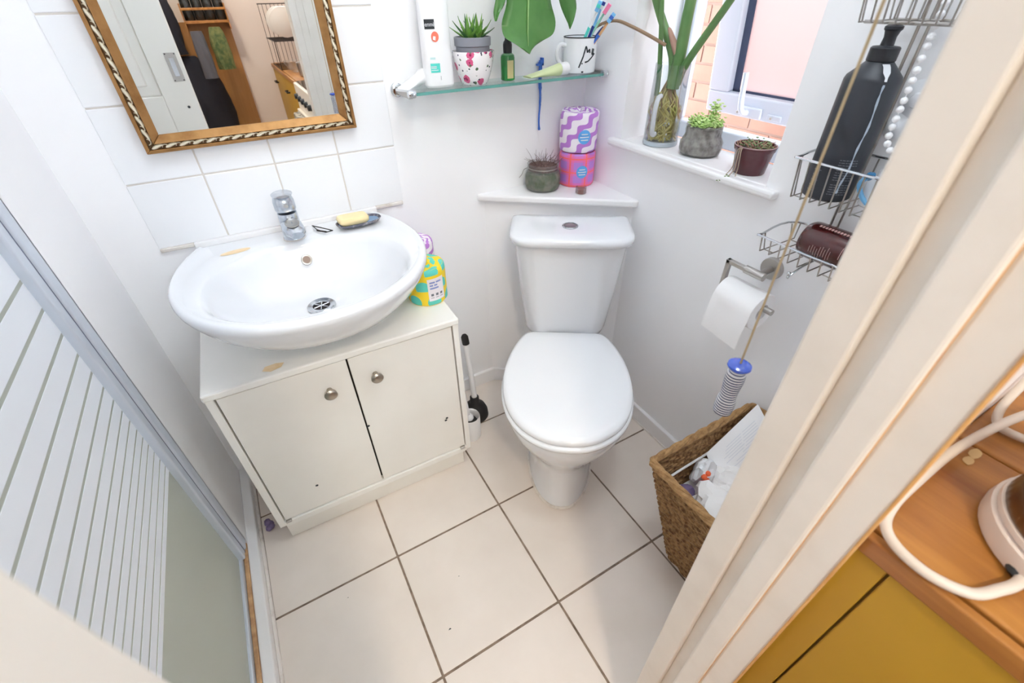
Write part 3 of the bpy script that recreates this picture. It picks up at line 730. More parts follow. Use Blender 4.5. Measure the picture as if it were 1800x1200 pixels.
# ================================================================== PLUNGER AND TOILET BRUSH
pg = thing('plunger', (.468, 1.126, 0), 'black rubber plunger with a pale handle standing by the back wall', 'plunger')
MB().lathe([(.046, 0), (.049, .006), (.047, .03), (.038, .052), (.022, .066), (.017, .072), (.017, .098), (.014, .102)], (.468, 1.126, 0), 28).build('rubber_cup', M['rubber'], pg)
MB().tube([(.468, 1.126, .095), (.463, 1.131, .24), (.457, 1.137, .372)], .0105, 14).build('handle', M['white_plastic'], pg)
MB().tube([(.4585, 1.1355, .350), (.4565, 1.1375, .378), (.456, 1.138, .386)], [.0125, .0125, .008], 14).build('grip', M['rubber'], pg)
tb = thing('toilet_brush', (.410, 1.045, 0), 'white toilet brush in its holder between cabinet and plunger', 'toilet brush')
MB().lathe([(.034, 0), (.036, .004), (.0365, .10), (.0345, .104), (.033, .10), (.033, .01)], (.410, 1.045, 0), 28, cap1=False).build('holder', M['white_plastic'], tb)
br = MB(); br.ball((.410, 1.045, .062), .029, 14, 8, 1, 1, 1.2); br.build('brush_head', M['rubber'], tb)
br = MB(); br.lathe([(.012, .082), (.016, .094), (.015, .102), (.007, .112)], (.408, 1.045, 0), 16); br.build('brush_collar', M['white_plastic'], tb)
br = MB(); br.tube(smoothpts([(.407, 1.045, .105), (.399, 1.047, .20), (.391, 1.050, .315), (.388, 1.051, .350)], 4), [.006] * 8 + [.0085] * 3 + [.0085, .007], 10); br.build('handle', M['white_plastic'], tb)
cr = MB()
for k in range(7): cr.ball((-.288 + random.uniform(-.012, .012), 1.03 + random.uniform(-.014, .014), .012 + random.uniform(-.004, .008)), .010, 7, 5)
o = cr.build('crumpled_wrapper', M['purple'], None); tag(o, 'small purple crumpled wrapper in the gap left of the cabinet', 'wrapper'); recenter(o)

# ================================================================== MIRROR
mi = thing('wall_mirror', (.0465, 1.262, 1.035), 'rectangular mirror in a carved gold frame hung on the tiles', 'mirror')
mx0, mx1, mz0, mz1, fw = -.1755, .2685, 1.0345, 1.70, .034
def bar(name, m, o0, o1, y0, y1, round_=False):
    """four mitred bars between offsets o0..o1 from the outer edge"""
    def rect(o): return [(mx0 + o, mz0 + o), (mx1 - o, mz0 + o), (mx1 - o, mz1 - o), (mx0 + o, mz1 - o)]
    A_, B_ = rect(o0), rect(o1); out = []
    for k in range(4):
        a, b, c, d = A_[k], A_[(k + 1) % 4], B_[(k + 1) % 4], B_[k]
        q = MB(); q.add([(a[0], y0, a[1]), (b[0], y0, b[1]), (c[0], y1, c[1]), (d[0], y1, d[1]), (a[0], 1.2725, a[1]), (b[0], 1.2725, b[1]), (c[0], 1.2725, c[1]), (d[0], 1.2725, d[1])],
                        [(0, 1, 2, 3), (7, 6, 5, 4), (0, 4, 5, 1), (1, 5, 6, 2), (2, 6, 7, 3), (3, 7, 4, 0)])
        out.append(q.build(name, m, mi, smooth=False, bevel=.0016, seg=3))
    return out
bar('outer_moulding', M['gold'], 0, .0075, 1.2500, 1.2475); bar('carved_channel', M['gold_dark'], .0075, .0185, 1.2515, 1.2515)
inner = bar('inner_moulding', M['gold'], .0185, fw, 1.2475, 1.2590)
MB().box(mx0 + fw - .002, 1.2605, mz0 + fw - .002, mx1 - fw + .002, 1.2635, mz1 - fw + .002).build('mirror_glass', M['mirror'], mi, smooth=False)
# carved leaves, alternating comma shapes along the channel
lf = MB(); prof = [(-.0115, .0010), (-.0090, .0030), (-.004, .0040), (.001, .0037), (.006, .0028), (.0115, .0009)]
rings = []
for k, (x, w_) in enumerate(prof):
    yc = .0028 * math.sin((k / 5 - .5) * PI); rings.append([(x, yc - w_, 0), (x, yc - w_ * .5, .0022), (x, yc + w_ * .5, .0026), (x, yc + w_, 0)])
lf.loft(rings); lo0 = None
lf2 = MB(); rings = []
for k in range(7):
    a = PI * (k / 6) ; w_ = .0006 + .0012 * math.sin(PI * k / 6); cx_, cy_ = .0058 * math.cos(a), -.0024 + .0055 * math.sin(a)
    rings.append([(cx_ * (1 - w_ / .006), cy_ - w_ * .6, 0), (cx_, cy_, .0024), (cx_ * (1 + w_ / .006), cy_ + w_ * .6, 0)])
lf2.loft(rings); lo2 = None
def leaves(p0, p1, tdir, flip):
    global lo0, lo2
    p0, p1 = Vector(p0), Vector(p1); d = (p1 - p0); Lh = d.length; d.normalize(); n_ = int(Lh / .0255); yv = Vector((0, -1, 0)); sd_ = yv.cross(d)
    for k in range(n_):
        for which, off in ((0, 0), (1, .0135)):
            pos = p0 + d * (.011 + k * (Lh - .01) / n_ + off) + Vector((0, -.0002, 0))
            Mx = Matrix((d, sd_, yv)).transposed().to_4x4(); Mx.translation = pos
            if flip: Mx = Mx @ Matrix.Diagonal((1, -1, 1, 1))
            if which == 0:
                if lo0 is None: lo0 = lf.build('carved_leaf', M['silver_leaf'], mi, local=True); lo0.matrix_local = WM[mi].inverted() @ Mx
                else: inst('carved_leaf', lo0.data, mi, Mx)
            else:
                if lo2 is None: lo2 = lf2.build('carved_scroll', M['silver_leaf'], mi, local=True); lo2.matrix_local = WM[mi].inverted() @ Mx
                else: inst('carved_scroll', lo2.data, mi, Mx)
o_ = .013; yl = 1.2515
leaves((mx0 + o_, yl, mz0 + o_), (mx1 - o_, yl, mz0 + o_), 0, False); leaves((mx0 + o_, yl, mz1 - o_), (mx0 + o_, yl, mz0 + o_), 0, False)
leaves((mx1 - o_, yl, mz0 + o_), (mx1 - o_, yl, mz1 - o_), 0, False); leaves((mx1 - o_, yl, mz1 - o_), (mx0 + o_, yl, mz1 - o_), 0, False)

# ================================================================== GLASS SHELF
gs_ = thing('glass_shelf', (.69, 1.225, 1.10), 'clear glass shelf with chrome end brackets on the back wall', 'shelf')
GT = 1.110
pl_ = MB(); pl_.box(.398, 1.168, GT - .007, .988, 1.262, GT); pl_.build('glass_plate', M['shelf_glass'], gs_, smooth=False)
MB().box(.399, 1.1665, GT - .0068, .987, 1.1685, GT - .0002).build('polished_edge', M['green_edge'], gs_, smooth=False)
for s, x in ((-1, .392), (1, .987)):
    bk = MB(); bk.lathe([(.016, 0), (.016, .008), (.011, .011)], (0, 0, 0), 20); bk.xf(Matrix.Translation((x, YB, GT - .006)) @ Matrix.Rotation(PI / 2, 4, 'X')); bo_ = bk.build('bracket', M['chrome'], gs_)
    bk = MB(); bk.box(x - .006, 1.172, GT - .013, x + .006, 1.272, GT + .004); bk.build('bracket_arm', M['steel'], bo_, bevel=.002)
    bk = MB(); bk.lathe([(.0085, -.013), (.0095, -.010), (.0095, .002), (.0085, .005)], (0, 0, 0), 16); bk.xf(Matrix.Translation((x - s * .006, 1.170, GT - .002)) @ Matrix.Rotation(PI / 2, 4, 'Y')); bk.build('bracket_clamp', M['chrome'], bo_)
    bk = MB(); bk.ball((x - s * .006, 1.161, GT - .003), .0045, 10, 6); bk.build('clamp_screw', M['chrome'], bo_)

# shampoo bottle
sh_ = thing('shampoo_bottle', (.488, 1.222, GT), 'tall white shampoo bottle with black, orange and turquoise label marks', 'bottle')
def se_(hx, hy, z, n=36): return [(.488 + hx * math.copysign(abs(math.cos(2 * PI * i / n)) ** .8, math.cos(2 * PI * i / n)), 1.222 + hy * math.copysign(abs(math.sin(2 * PI * i / n)) ** .8, math.sin(2 * PI * i / n)), GT + z) for i in range(n)]
MB().loft([se_(.033, .018, 0), se_(.0375, .0225, .005), se_(.0375, .0225, .03), se_(.0365, .0225, .21), se_(.033, .020, .222), se_(.016, .015, .23)]).build('bottle_body', M['white_plastic'], sh_)
MB().loft([se_(.016, .015, .23), se_(.016, .015, .262), se_(.012, .012, .266)]).build('cap', M['white_plastic'], sh_)
def lab(x0, x1, z0, z1, m, name='label_patch', dy=0.0005, par=None):
    """print on the bottle's camera side, following its curve"""
    b = MB(); k = 8; vs = []; fs = []
    for i in range(k + 1):
        x = x0 + (x1 - x0) * i / k; f = min(abs(x - .488) / .0372, .999); y = 1.222 - .0225 * (1 - f ** 2.5) ** .4 - dy
        vs += [(x, y, z0), (x, y, z1)]
    for i in range(k): fs.append((2 * i, 2 * i + 2, 2 * i + 3, 2 * i + 1))
    return b.add(vs, fs).build(name, m, par or sh_)
lab(.4575, .480, 1.2315, 1.2505, M['ink'])
tm = text_mb('emmé', .0120)
for i, p in enumerate(tm.v):
    x = .4690 + p.x * .72; f = min(abs(x - .488) / .0372, .999); tm.v[i] = Vector((x, 1.222 - .0225 * (1 - f ** 2.5) ** .4 - .0011, 1.2405 + p.y))
tm.build('brand_lettering', M['print_white'], sh_, smooth=False)
ob = MB(); n = 20; ob.add([(.4785 + .0095 * math.cos(2 * PI * i / n), 1.1995 - .0012, 1.2165 + .0105 * math.sin(2 * PI * i / n)) for i in range(n)], [tuple(range(n))]); ob.build('orange_blob', M['coral'], sh_, smooth=False)
ob = MB(); ob.add([(.4725, 1.1978, 1.211), (.479, 1.1978, 1.209), (.480, 1.1978, 1.217), (.474, 1.1978, 1.218)], [(0, 1, 2, 3)]); ob.build('blob_gap', M['white_plastic'], sh_, smooth=False)
tl = lab(.462, .485, 1.1435, 1.1630, M['teal'])
for (x0, x1, z) in ((.463, .476, 1.1555), (.463, .476, 1.1525), (.463, .480, 1.148)): lab(x0, x1, z, z + .0016, M['print_white'], 'label_print', .001, tl)
lab(.463, .475, 1.171, 1.1755, mat('pale_teal', C(196, 226, 226), .5), 'label_print'); lab(.4845, .4855, 1.127, 1.136, M['print_grey'], 'label_print')

# squeezed foil tube at the left end
fo = thing('squeezed_tube', (.425, 1.215, GT), 'crumpled white squeezed tube lying at the left end of the shelf', 'tube')
fm = MB(); rings = []
for k in range(9):
    t = k / 8; c0 = Vector((.380, 1.196, GT + .004)).lerp(Vector((.452, 1.240, GT + .024)), t); w_ = .021 + .004 * math.sin(t * 7); h_ = .002 + .015 * t ** .8
    rings.append([c0 + Vector((.0 + .38 * w_ * math.cos(a), -w_ * .75 * math.cos(a), h_ * math.sin(a) + .0015 * math.sin(5 * a + k))) for a in [2 * PI * i / 16 for i in range(16)]])
fm.loft(rings); fm.build('tube_body', M['white_plastic'], fo)
fm = MB(); fm.box(-.019, -.002, -.003, .019, .002, .003); fm.xf(Matrix.Translation((.379, 1.195, GT + .0042)) @ Matrix.Rotation(math.radians(-62), 4, 'Z')); fm.build('crimp', M['print_white'], fo, bevel=.001)

# floral pot with a succulent
fp_ = thing('succulent_pot', (.583, 1.214, GT), 'flower-print pot holding a grey nursery pot with a spiky succulent', 'potted plant')
def floral(nt):
    t = nt.nodes.new('ShaderNodeTexCoord'); base = C(242, 238, 240)
    out = None; col = base
    for sc, th, c, seed in ((31, .30, C(214, 86, 134), 1), (54, .20, C(92, 116, 92), 3), (80, .17, C(60, 60, 84), 6)):
        mp = nt.nodes.new('ShaderNodeMapping'); mp.inputs['Location'].default_value = (seed * .37, seed * .11, seed * .23); nt.links.new(t.outputs['Object'], mp.inputs[0])
        v = nt.nodes.new('ShaderNodeTexVoronoi'); v.inputs['Scale'].default_value = sc; v.inputs['Randomness'].default_value = .8; nt.links.new(mp.outputs[0], v.inputs['Vector'])
        nz = noise(nt, 160, 2); d = N(nt, v.outputs['Distance']) + (nz - .5) * .25
        col = mixc(nt, d.lt(th), col if isinstance(col, tuple) else col, c)
        if seed == 1: col = mixc(nt, d.lt(.12), col, C(150, 34, 80))
    return col
M['floral'] = mat('floral', (1, 1, 1, 1), .2, coat=.4, build=floral)
MB().lathe([(.030, 0), (.034, .002), (.041, .018), (.049, .045), (.0535, .071), (.0525, .073), (.050, .070), (.044, .03), (.03, .01)], (.583, 1.214, GT), 36).build('flower_pot', M['floral'], fp_)
MB().lathe([(.034, .012), (.042, .060), (.042, .082), (.0455, .084), (.0458, .101), (.043, .102), (.042, .096)], (.583, 1.214, GT), 32, cap1=False).build('nursery_pot', M['grey_pot'], fp_)
MB().lathe([(.042, .092), (.03, .097), (.005, .098)], (.583, 1.214, GT), 24, cap0=False).build('soil', M['soil'], fp_)
def spike(mb, base, az, tilt, Ls, w, th=.0022, curl=.35):
    d = Vector((math.cos(az), math.sin(az), 0)); sdv = Vector((-math.sin(az), math.cos(az), 0)); rings = []; p = Vector(base); tl_ = tilt
    for k in range(6):
        t = k / 5; ww = w * (1 - t ** 1.7) * (1 if k else .85) + .0002; f = d * math.cos(tl_) + Vector((0, 0, math.sin(tl_))); up = -d * math.sin(tl_) + Vector((0, 0, math.cos(tl_)))
        rings.append([p - sdv * ww + up * ww * .45, p - up * th * (1 - t * .8), p + sdv * ww + up * ww * .45, p + up * th * .3]); p = p + f * Ls / 5; tl_ += curl * .12
    mb.loft(rings)
for ros, (rx, ry, n_, Lm) in enumerate(((.570, 1.207, 13, .052), (.601, 1.219, 12, .046), (.588, 1.196, 7, .032))):
    for k in range(n_):
        az = k * 2.399; tilt = math.radians(20 + 62 * (k / n_)); s = MB(); spike(s, (rx + .004 * math.cos(az), ry + .004 * math.sin(az), GT + .097), az, tilt, Lm * random.uniform(.85, 1.15), .0062)
        s.build('succulent_leaf', M['aloe'] if k % 4 else M['aloe_dark'], fp_, angle=60)

# green dropper bottle
db = thing('dropper_bottle', (.682, 1.213, GT), 'small green glass bottle with black pump cap behind the leaf', 'bottle')
MB().lathe([(.016, 0), (.0185, .002), (.0185, .052), (.017, .058), (.010, .063), (.009, .066)], (.682, 1.213, GT), 24).build('bottle_body', M['bottle_green'], db)
MB().lathe([(.0115, .062), (.012, .080), (.0105, .086), (.007, .090), (.006, .112), (.003, .115)], (.682, 1.213, GT), 20).build('pump_cap', M['black_plastic'], db)
lb = MB(); strip(lb, -.0075, .0105, .006, .047, 6, .0004); wrap(lb, (.682, 1.213), .0187, facing((.682, 1.213)) + .35, GT).build('paper_label', M['label_cream'], db)

# pale green tube with white cap
gt = thing('cream_tube', (.80, 1.200, GT), 'pale green cosmetic tube with white cap lying on the shelf', 'tube')
gm = MB(); rings = []
for k in range(8):
    t = k / 7; c0 = Vector((.727, 1.188, GT + .006)).lerp(Vector((.838, 1.199, GT + .0155)), t); hy = .019 - .004 * t; hz_ = .002 + .0135 * t
    rings.append([c0 + Vector((-.002 * math.cos(a), hy * math.cos(a), hz_ * math.sin(a))) for a in [2 * PI * i / 20 for i in range(20)]])
gm.loft(rings); gm.build('tube_body', M['mint_tube'], gt)
gm = MB(); gm.tube([(.838, 1.199, GT + .0161), (.866, 1.202, GT + .0163)], .0158, 20); gm.build('cap', M['white_plastic'], gt, bevel=.0015)

# enamel mug with toothbrushes
mg = thing('enamel_mug', (.925, 1.224, GT), 'white enamel mug with a black rim and black brush lettering', 'mug')
mc = (.925, 1.224)
MB().lathe([(.040, 0), (.0455, .003), (.0465, .010), (.0470, .086), (.0455, .086), (.0445, .012), (.0, .008)], (mc[0], mc[1], GT), 40, cap1=False).build('mug_body', M['enamel'], mg)
rm = MB(); rm.tube([(mc[0] + .0470 * math.cos(2 * PI * i / 40), mc[1] + .0470 * math.sin(2 * PI * i / 40), GT + .0865) for i in range(40)], .0015, 8, closed=True); rm.build('black_rim', M['ink'], mg)
hm = MB(); ha = facing(mc) - .72 - .35
hv = Vector((math.cos(ha), math.sin(ha), 0)); cc = Vector((mc[0], mc[1], GT))
hm.tube(smoothpts([cc + hv * .045 + Vector((0, 0, .068)), cc + hv * .062 + Vector((0, 0, .070)), cc + hv * .072 + Vector((0, 0, .055)), cc + hv * .070 + Vector((0, 0, .036)), cc + hv * .058 + Vector((0, 0, .024)), cc + hv * .045 + Vector((0, 0, .022))], 5), .0055, 10); hm.build('handle', M['enamel'], mg)
let = MB(); fa = facing(mc) + .56
for st_ in ([(-.0225, -.030), (-.014, -.008), (-.0085, .014), (-.007, .012), (-.004, .001), (-.003, .003), (.001, .008), (.002, .0)], [(-.009, -.019), (-.001, -.017), (.008, -.010), (.018, -.002)], [(.0105, .009), (.008, -.002), (.011, -.004), (.0135, .004), (.014, .008), (.0125, -.001), (.016, -.003)], [(-.0165, -.021), (-.014, -.0215)]):
    for (p, q) in zip(st_[:-1], st_[1:]):
        d = Vector((q[0] - p[0], q[1] - p[1])); nn = Vector((-d.y, d.x)).normalized() * .0016
        let.add([(p[0] - nn.x, p[1] - nn.y, .0005), (q[0] - nn.x, q[1] - nn.y, .0005), (q[0] + nn.x, q[1] + nn.y, .0005), (p[0] + nn.x, p[1] + nn.y, .0005)], [(0, 1, 2, 3)])
let.xf(Matrix.Diagonal((1.2, 1.15, 1, 1)))
wrap(let, mc, .0472, fa, GT + .051).build('lettering', M['ink'], mg, smooth=False)
chp = MB(); strip(chp, -.003, .003, 0, .004, 2, .0006); wrap(chp, mc, .0466, facing(mc) + .22, GT + .004).build('chip', M['ink'], mg, smooth=False)

def toothbrush(base, tip, hm_, bm_, label, accent=None):
    base, tip = Vector(base), Vector(tip); t = thing('toothbrush', base, label, 'toothbrush'); d = tip - base
    pts = smoothpts([base, base + d * .35 + Vector((.002, -.002, 0)), base + d * .75, tip], 5)
    MB().tube(pts, [.0042] * 6 + [.0036] * 5 + [.0028] * 2 + [.0048] * 3, 10).build('handle', hm_, t)
    sdv = d.cross(Vector((.7, .7, 0))).normalized(); nrm = Vector((-.55, -.75, .15)).normalized()
    h_ = MB(); dn_ = d.normalized(); sd2 = dn_.cross(nrm).normalized(); n2 = sd2.cross(dn_)
    c = tip - dn_ * .012
    Mx = Matrix((dn_, sd2, n2)).transposed().to_4x4(); Mx.translation = c
    h_.box(-.013, -.0052, .002, .012, .0052, .0125); h_.xf(Mx).build('bristles', bm_, t, bevel=.001)
    if accent:
        a_ = MB(); a_.box(-.004, -.0054, .0022, .005, .0054, .0130); a_.xf(Mx).build('bristle_patch', accent, t, bevel=.001)
        g_ = MB(); g_.tube([base + d * .42, base + d * .5, base + d * .62], .0046, 8); g_.build('grip', accent, t)
    return t
toothbrush((.905, 1.228, GT + .012), (.938, 1.165, GT + .168), M['white_plastic'], M['light_blue'], 'white toothbrush with turquoise bristles, leftmost in the mug', M['teal'])
toothbrush((.912, 1.220, GT + .012), (.956, 1.170, GT + .172), M['light_blue'], M['print_white'], 'pale blue toothbrush with violet-tipped bristles in the mug', M['deep_blue'])
toothbrush((.900, 1.235, GT + .012), (.966, 1.160, GT + .160), mat('mint_handle', C(150, 210, 190), .35), M['pink'], 'mint green toothbrush with a pink head in the mug')
toothbrush((.905, 1.215, GT + .012), (.974, 1.148, GT + .140), M['brush_wood'], M['light_blue'], 'wooden toothbrush with light blue bristles in the mug', M['blue'])
toothbrush((.895, 1.222, GT + .012), (.978, 1.170, GT + .128), M['deep_blue'], M['print_white'], 'dark blue toothbrush, lowest and rightmost in the mug')
# blue flat brush hung on the wall behind the shelf
hb_ = thing('hanging_toothbrush', (.822, 1.272, .955), 'thin blue and white toothbrush hung on the wall behind the glass shelf', 'toothbrush')
MB().tube(smoothpts([(.824, 1.272, 1.142), (.823, 1.272, 1.09), (.826, 1.272, 1.045), (.822, 1.272, .99), (.824, 1.272, .957)], 5), [.0052] * 8 + [.0040] * 4 + [.0028] * 6 + [.003, .0042, .0035], 8).build('handle', M['blue'], hb_)
MB().box(.8255, 1.268, 1.03, .8275, 1.2745, 1.095).build('white_edge', M['print_white'], hb_, bevel=.0006)
qb = MB(); qb.prism([(.812, 1.268), (.832, 1.268), (.832, 1.279), (.812, 1.279)], 1.129, 1.134); qb.box(.826, 1.268, 1.129, .832, 1.279, 1.148); qb.add([(.812, 1.270, 1.131), (.828, 1.270, 1.131), (.828, 1.270, 1.147), (.812, 1.276, 1.131), (.828, 1.276, 1.131), (.828, 1.276, 1.147)], [(0, 1, 2), (5, 4, 3), (0, 3, 4, 1), (1, 4, 5, 2), (2, 5, 3, 0)])
qb.build('wall_clip', M['blue'], hb_, smooth=False)

# ================================================================== ON THE CORNER LEDGE
def blades(mb, c, rad, z, n, h0, h1, w, spread=1.0):
    for k in range(n):
        a = random.uniform(0, 2 * PI); q = rad * math.sqrt(random.random()); p = Vector((c[0] + q * math.cos(a), c[1] + q * math.sin(a), z)); a2 = a + random.uniform(-1, 1)
        h = random.uniform(h0, h1); d = Vector((math.cos(a2) * spread * h * .8, math.sin(a2) * spread * h * .8, h))
        mb.tube([p, p + d * .5 + Vector((random.uniform(-.003, .003), random.uniform(-.003, .003), h * .1)), p + d], [w, w * .8, w * .4], 4)
LZ = .795
jc = (.806, 1.217)
mj = thing('moss_jar', (jc[0], jc[1], LZ), 'clip-top glass jar of green moss and dry twigs on the corner ledge', 'jar')
MB().lathe([(.043, 0), (.052, .003), (.0565, .014), (.0565, .042), (.052, .056), (.047, .062), (.047, .074), (.0490, .076), (.0490, .079), (.046, .079)], (jc[0], jc[1], LZ), 36, cap1=False).build('glass', M['jar_hazy'], mj)
MB().lathe([(.041, .003), (.051, .006), (.0545, .015), (.0545, .040), (.049, .053), (.02, .056)], (jc[0], jc[1], LZ), 30).build('moss', M['moss'], mj)
MB().lathe([(.045, .060), (.0445, .072), (.02, .077), (.004, .078)], (jc[0], jc[1], LZ), 24).build('dry_soil', M['twig'], mj)
tw = MB(); blades(tw, jc, .040, LZ + .074, 80, .004, .022, .0007, 1.6); blades(tw, jc, .034, LZ + .074, 9, .03, .045, .0006, .7)
tw.build('dry_twigs', M['twig'], mj)['kind'] = 'stuff'
cw = MB(); cw.tube([(jc[0] + .0482 * math.cos(2 * PI * i / 30), jc[1] + .0482 * math.sin(2 * PI * i / 30), LZ + .068) for i in range(30)], .0012, 6, closed=True)
dv = Vector((-sb.x, -sb.y, 0)); c3 = Vector((jc[0], jc[1], LZ))
cw.tube(smoothpts([c3 + dv * .048 + Vector((0, 0, .064)), c3 + dv * .060 + Vector((0, 0, .058)), c3 + dv * .068 + Vector((-.0, -.004, .045)), c3 + dv * .078 + Vector((0, -.006, .034))], 4), .0011, 6)
cw.tube([c3 - dv * .048 + Vector((0, 0, .064)), c3 - dv * .056 + Vector((0, 0, .060)), c3 - dv * .056 + Vector((0, 0, .050))], .0011, 6); cw.build('clip_wire', M['steel_wire'], mj)
tc = (.884, 1.116)
tg = thing('tealight_cup', (tc[0], tc[1], LZ), 'tiny glass tealight cup with a dark red wax top', 'candle')
MB().lathe([(.0165, 0), (.0175, .001), (.0175, .019), (.0165, .019), (.0162, .002)], (tc[0], tc[1], LZ), 24, cap1=False).build('glass_cup', M['jar_glass'], tg)
MB().lathe([(.0160, .0015), (.0160, .0145), (.003, .015)], (tc[0], tc[1], LZ), 22).build('wax', mat('wax_red', C(150, 92, 84), .5), tg)

# ================================================================== ON THE WINDOW SILL
SZ = .947
vc = (1.052, .985)
mo = thing('vase_plant', (vc[0], vc[1], SZ), 'monstera cutting rooted in water in a clear glass jug on the sill', 'plant')
vr = .0485
MB().lathe([(.046, 0), (.0485, .002), (.0485, .008), (.0475, .014), (.0470, .10), (.0450, .16), (.0450, .198), (.0440, .198), (.0440, .16), (.0455, .10), (.0455, .016), (.0, .013)], (vc[0], vc[1], SZ), 40, cap1=False).build('glass_jug', M['jar_glass'], mo)
MB().lathe([(.047, .001), (.0478, .003), (.0478, .010), (.046, .0125)], (vc[0], vc[1], SZ), 36).build('jug_base', mat('thick_glass', C(216, 226, 236), .1, coat=.5), mo)
ha = facing(vc) - .38; hv = Vector((math.cos(ha), math.sin(ha), 0)); cc = Vector((vc[0], vc[1], SZ))
hm = MB(); hm.tube(smoothpts([cc + hv * .046 + Vector((0, 0, .128)), cc + hv * .058 + Vector((0, 0, .126)), cc + hv * .068 + Vector((0, 0, .112)), cc + hv * .070 + Vector((0, 0, .075)), cc + hv * .066 + Vector((0, 0, .042)), cc + hv * .055 + Vector((0, 0, .034)), cc + hv * .046 + Vector((0, 0, .036))], 5), .0062, 10); hm.build('jug_handle', M['handle_glass'], mo)
rt = MB()
for k in range(60):
    a = random.uniform(0, 2 * PI); pts = []; rr0 = random.uniform(.002, .012)
    for j in range(7):
        t = j / 6; q = min(rr0 + (.018 + .026 * random.random()) * min(1, t * 3), .0425); a += random.uniform(-.75, .75); pts.append((vc[0] + q * math.cos(a), vc[1] + q * math.sin(a), SZ + .135 - .117 * t + random.uniform(-.008, .008)))
    rt.tube(smoothpts(pts, 3), random.uniform(.0014, .0024), 5)
for k in range(12):
    a = random.uniform(0, 2 * PI); pts = []
    for j in range(9): a += .42; pts.append((vc[0] + random.uniform(.034, .041) * math.cos(a), vc[1] + random.uniform(.034, .041) * math.sin(a), SZ + .018 + random.uniform(0, .022)))
    rt.tube(smoothpts(pts, 2), .0016, 5)
rt.build('roots', M['roots'], mo)['kind'] = 'stuff'
rb = MB()
for k in range(14):
    a = random.uniform(0, 2 * PI); rb.tube(smoothpts([(vc[0] + .006 * math.cos(a), vc[1] + .006 * math.sin(a), SZ + .165), (vc[0] + .02 * math.cos(a + .4), vc[1] + .02 * math.sin(a + .4), SZ + .13), (vc[0] + .034 * math.cos(a + .9), vc[1] + .034 * math.sin(a + .9), SZ + .10), (vc[0] + .03 * math.cos(a + 1.6), vc[1] + .03 * math.sin(a + 1.6), SZ + .06)], 3), .0016, 5)
rb.build('old_roots', M['roots_brown'], mo)['kind'] = 'stuff'
def stem(pts, r, name='stem', m='stem', n=12):
    p = smoothpts(pts, 5); q = MB(); q.tube(p, [r[0] + (r[1] - r[0]) * i / (len(p) - 1) for i in range(len(p))], n); return q.build(name, M[m], mo)
stem([(1.052, .980, 1.09), (1.050, .990, 1.16), (1.045, 1.055, 1.25), (1.00, 1.09, 1.36), (.90, 1.12, 1.52), (.78, 1.125, 1.56), (.70, 1.12, 1.52)], (.0125, .006))
stem([(1.050, .972, 1.09), (1.050, .967, 1.15), (1.048, .962, 1.28), (1.06, .955, 1.45), (1.08, .95, 1.65), (1.05, .92, 1.80)], (.017, .007))
stem([(1.056, .965, 1.10), (1.054, .940, 1.155), (1.050, .852, 1.275), (1.04, .76, 1.40), (1.00, .68, 1.52), (.95, .62, 1.58)], (.0105, .006))
stem([(1.030, 1.006, 1.07), (1.030, 1.010, 1.13), (1.030, 1.040, 1.28), (1.02, 1.07, 1.45), (.98, 1.12, 1.62), (.92, 1.15, 1.70)], (.0065, .0045))
stem([(1.046, .972, 1.17), (1.040, .985, 1.19), (1.034, .999, 1.215), (1.032, 1.004, 1.222)], (.011, .002), 'sheath', 'sheath')
stem([(1.028, 1.000, 1.185), (1.000, 1.035, 1.205), (.985, 1.085, 1.222), (.972, 1.135, 1.234), (.955, 1.175, 1.226), (.940, 1.215, 1.205)], (.0042, .0036), 'aerial_root', 'aerial_root', 8)
# monstera leaf hanging over the shelf: midrib from the top down to the drip tip, with side lobes
def lobe(name, cen, wid, y_tilt, m, fold=.12, par=None):
    """a leaf lobe: list of centre-line points and half widths (left, right), cupped across the midrib, real thickness"""
    c_ = smoothpts(cen, 4); ws = smoothpts([(a, b, 0) for a, b in wid], 4); top = []; n = len(c_); K = 7; q = MB(); vs = []; fs = []
    for sgn in (0, 1):
        for p, w in zip(c_, ws):
            for k in range(K):
                s = -1 + 2 * k / (K - 1); wd = w.x if s < 0 else w.y
                vs.append(p + Vector((s * wd, fold * abs(s) * wd - .018 * 0 - (.0011 if sgn else 0) + .004 * math.sin(s * 5 + p.z * 60) * abs(s), -.05 * abs(s) * wd)))
    off = n * K
    for j in range(n - 1):
        for k in range(K - 1):
            a = j * K + k; fs.append((a, a + 1, a + K + 1, a + K)); fs.append((off + a, off + a + K, off + a + K + 1, off + a + 1))
    for j in range(n - 1):
        for k in (0, K - 1): a = j * K + k; fs.append((a, a + K, off + a + K, off + a))
    for k in range(K - 1): fs.append((k, off + k, off + k + 1, k + 1)); a = (n - 1) * K + k; fs.append((a, a + 1, off + a + 1, off + a))
    return q.add(vs, fs).build(name, m, par or mo, angle=80)
LY = 1.105
lo_ = lobe('monstera_leaf', [(.700, LY + .035, 1.50), (.690, LY + .02, 1.42), (.681, LY + .008, 1.33), (.676, LY, 1.28), (.6735, LY - .003, 1.243), (.672, LY - .006, 1.219), (.671, LY - .009, 1.206), (.6705, LY - .012, 1.195), (.6725, LY - .014, 1.1795)],
           [(.012, .012), (.05, .06), (.058, .068), (.051, .070), (.063, .084), (.060, .080), (.040, .050), (.022, .024), (.0005, .0005)], 0, M['leaf'])
lobe('leaf_lobe', [(.72, LY + .03, 1.47), (.765, LY + .012, 1.36), (.789, LY, 1.285), (.795, LY - .004, 1.250), (.7955, LY - .006, 1.224)], [(.02, .02), (.030, .034), (.0245, .0255), (.013, .012), (.0005, .0005)], 0, M['leaf'], par=lo_)
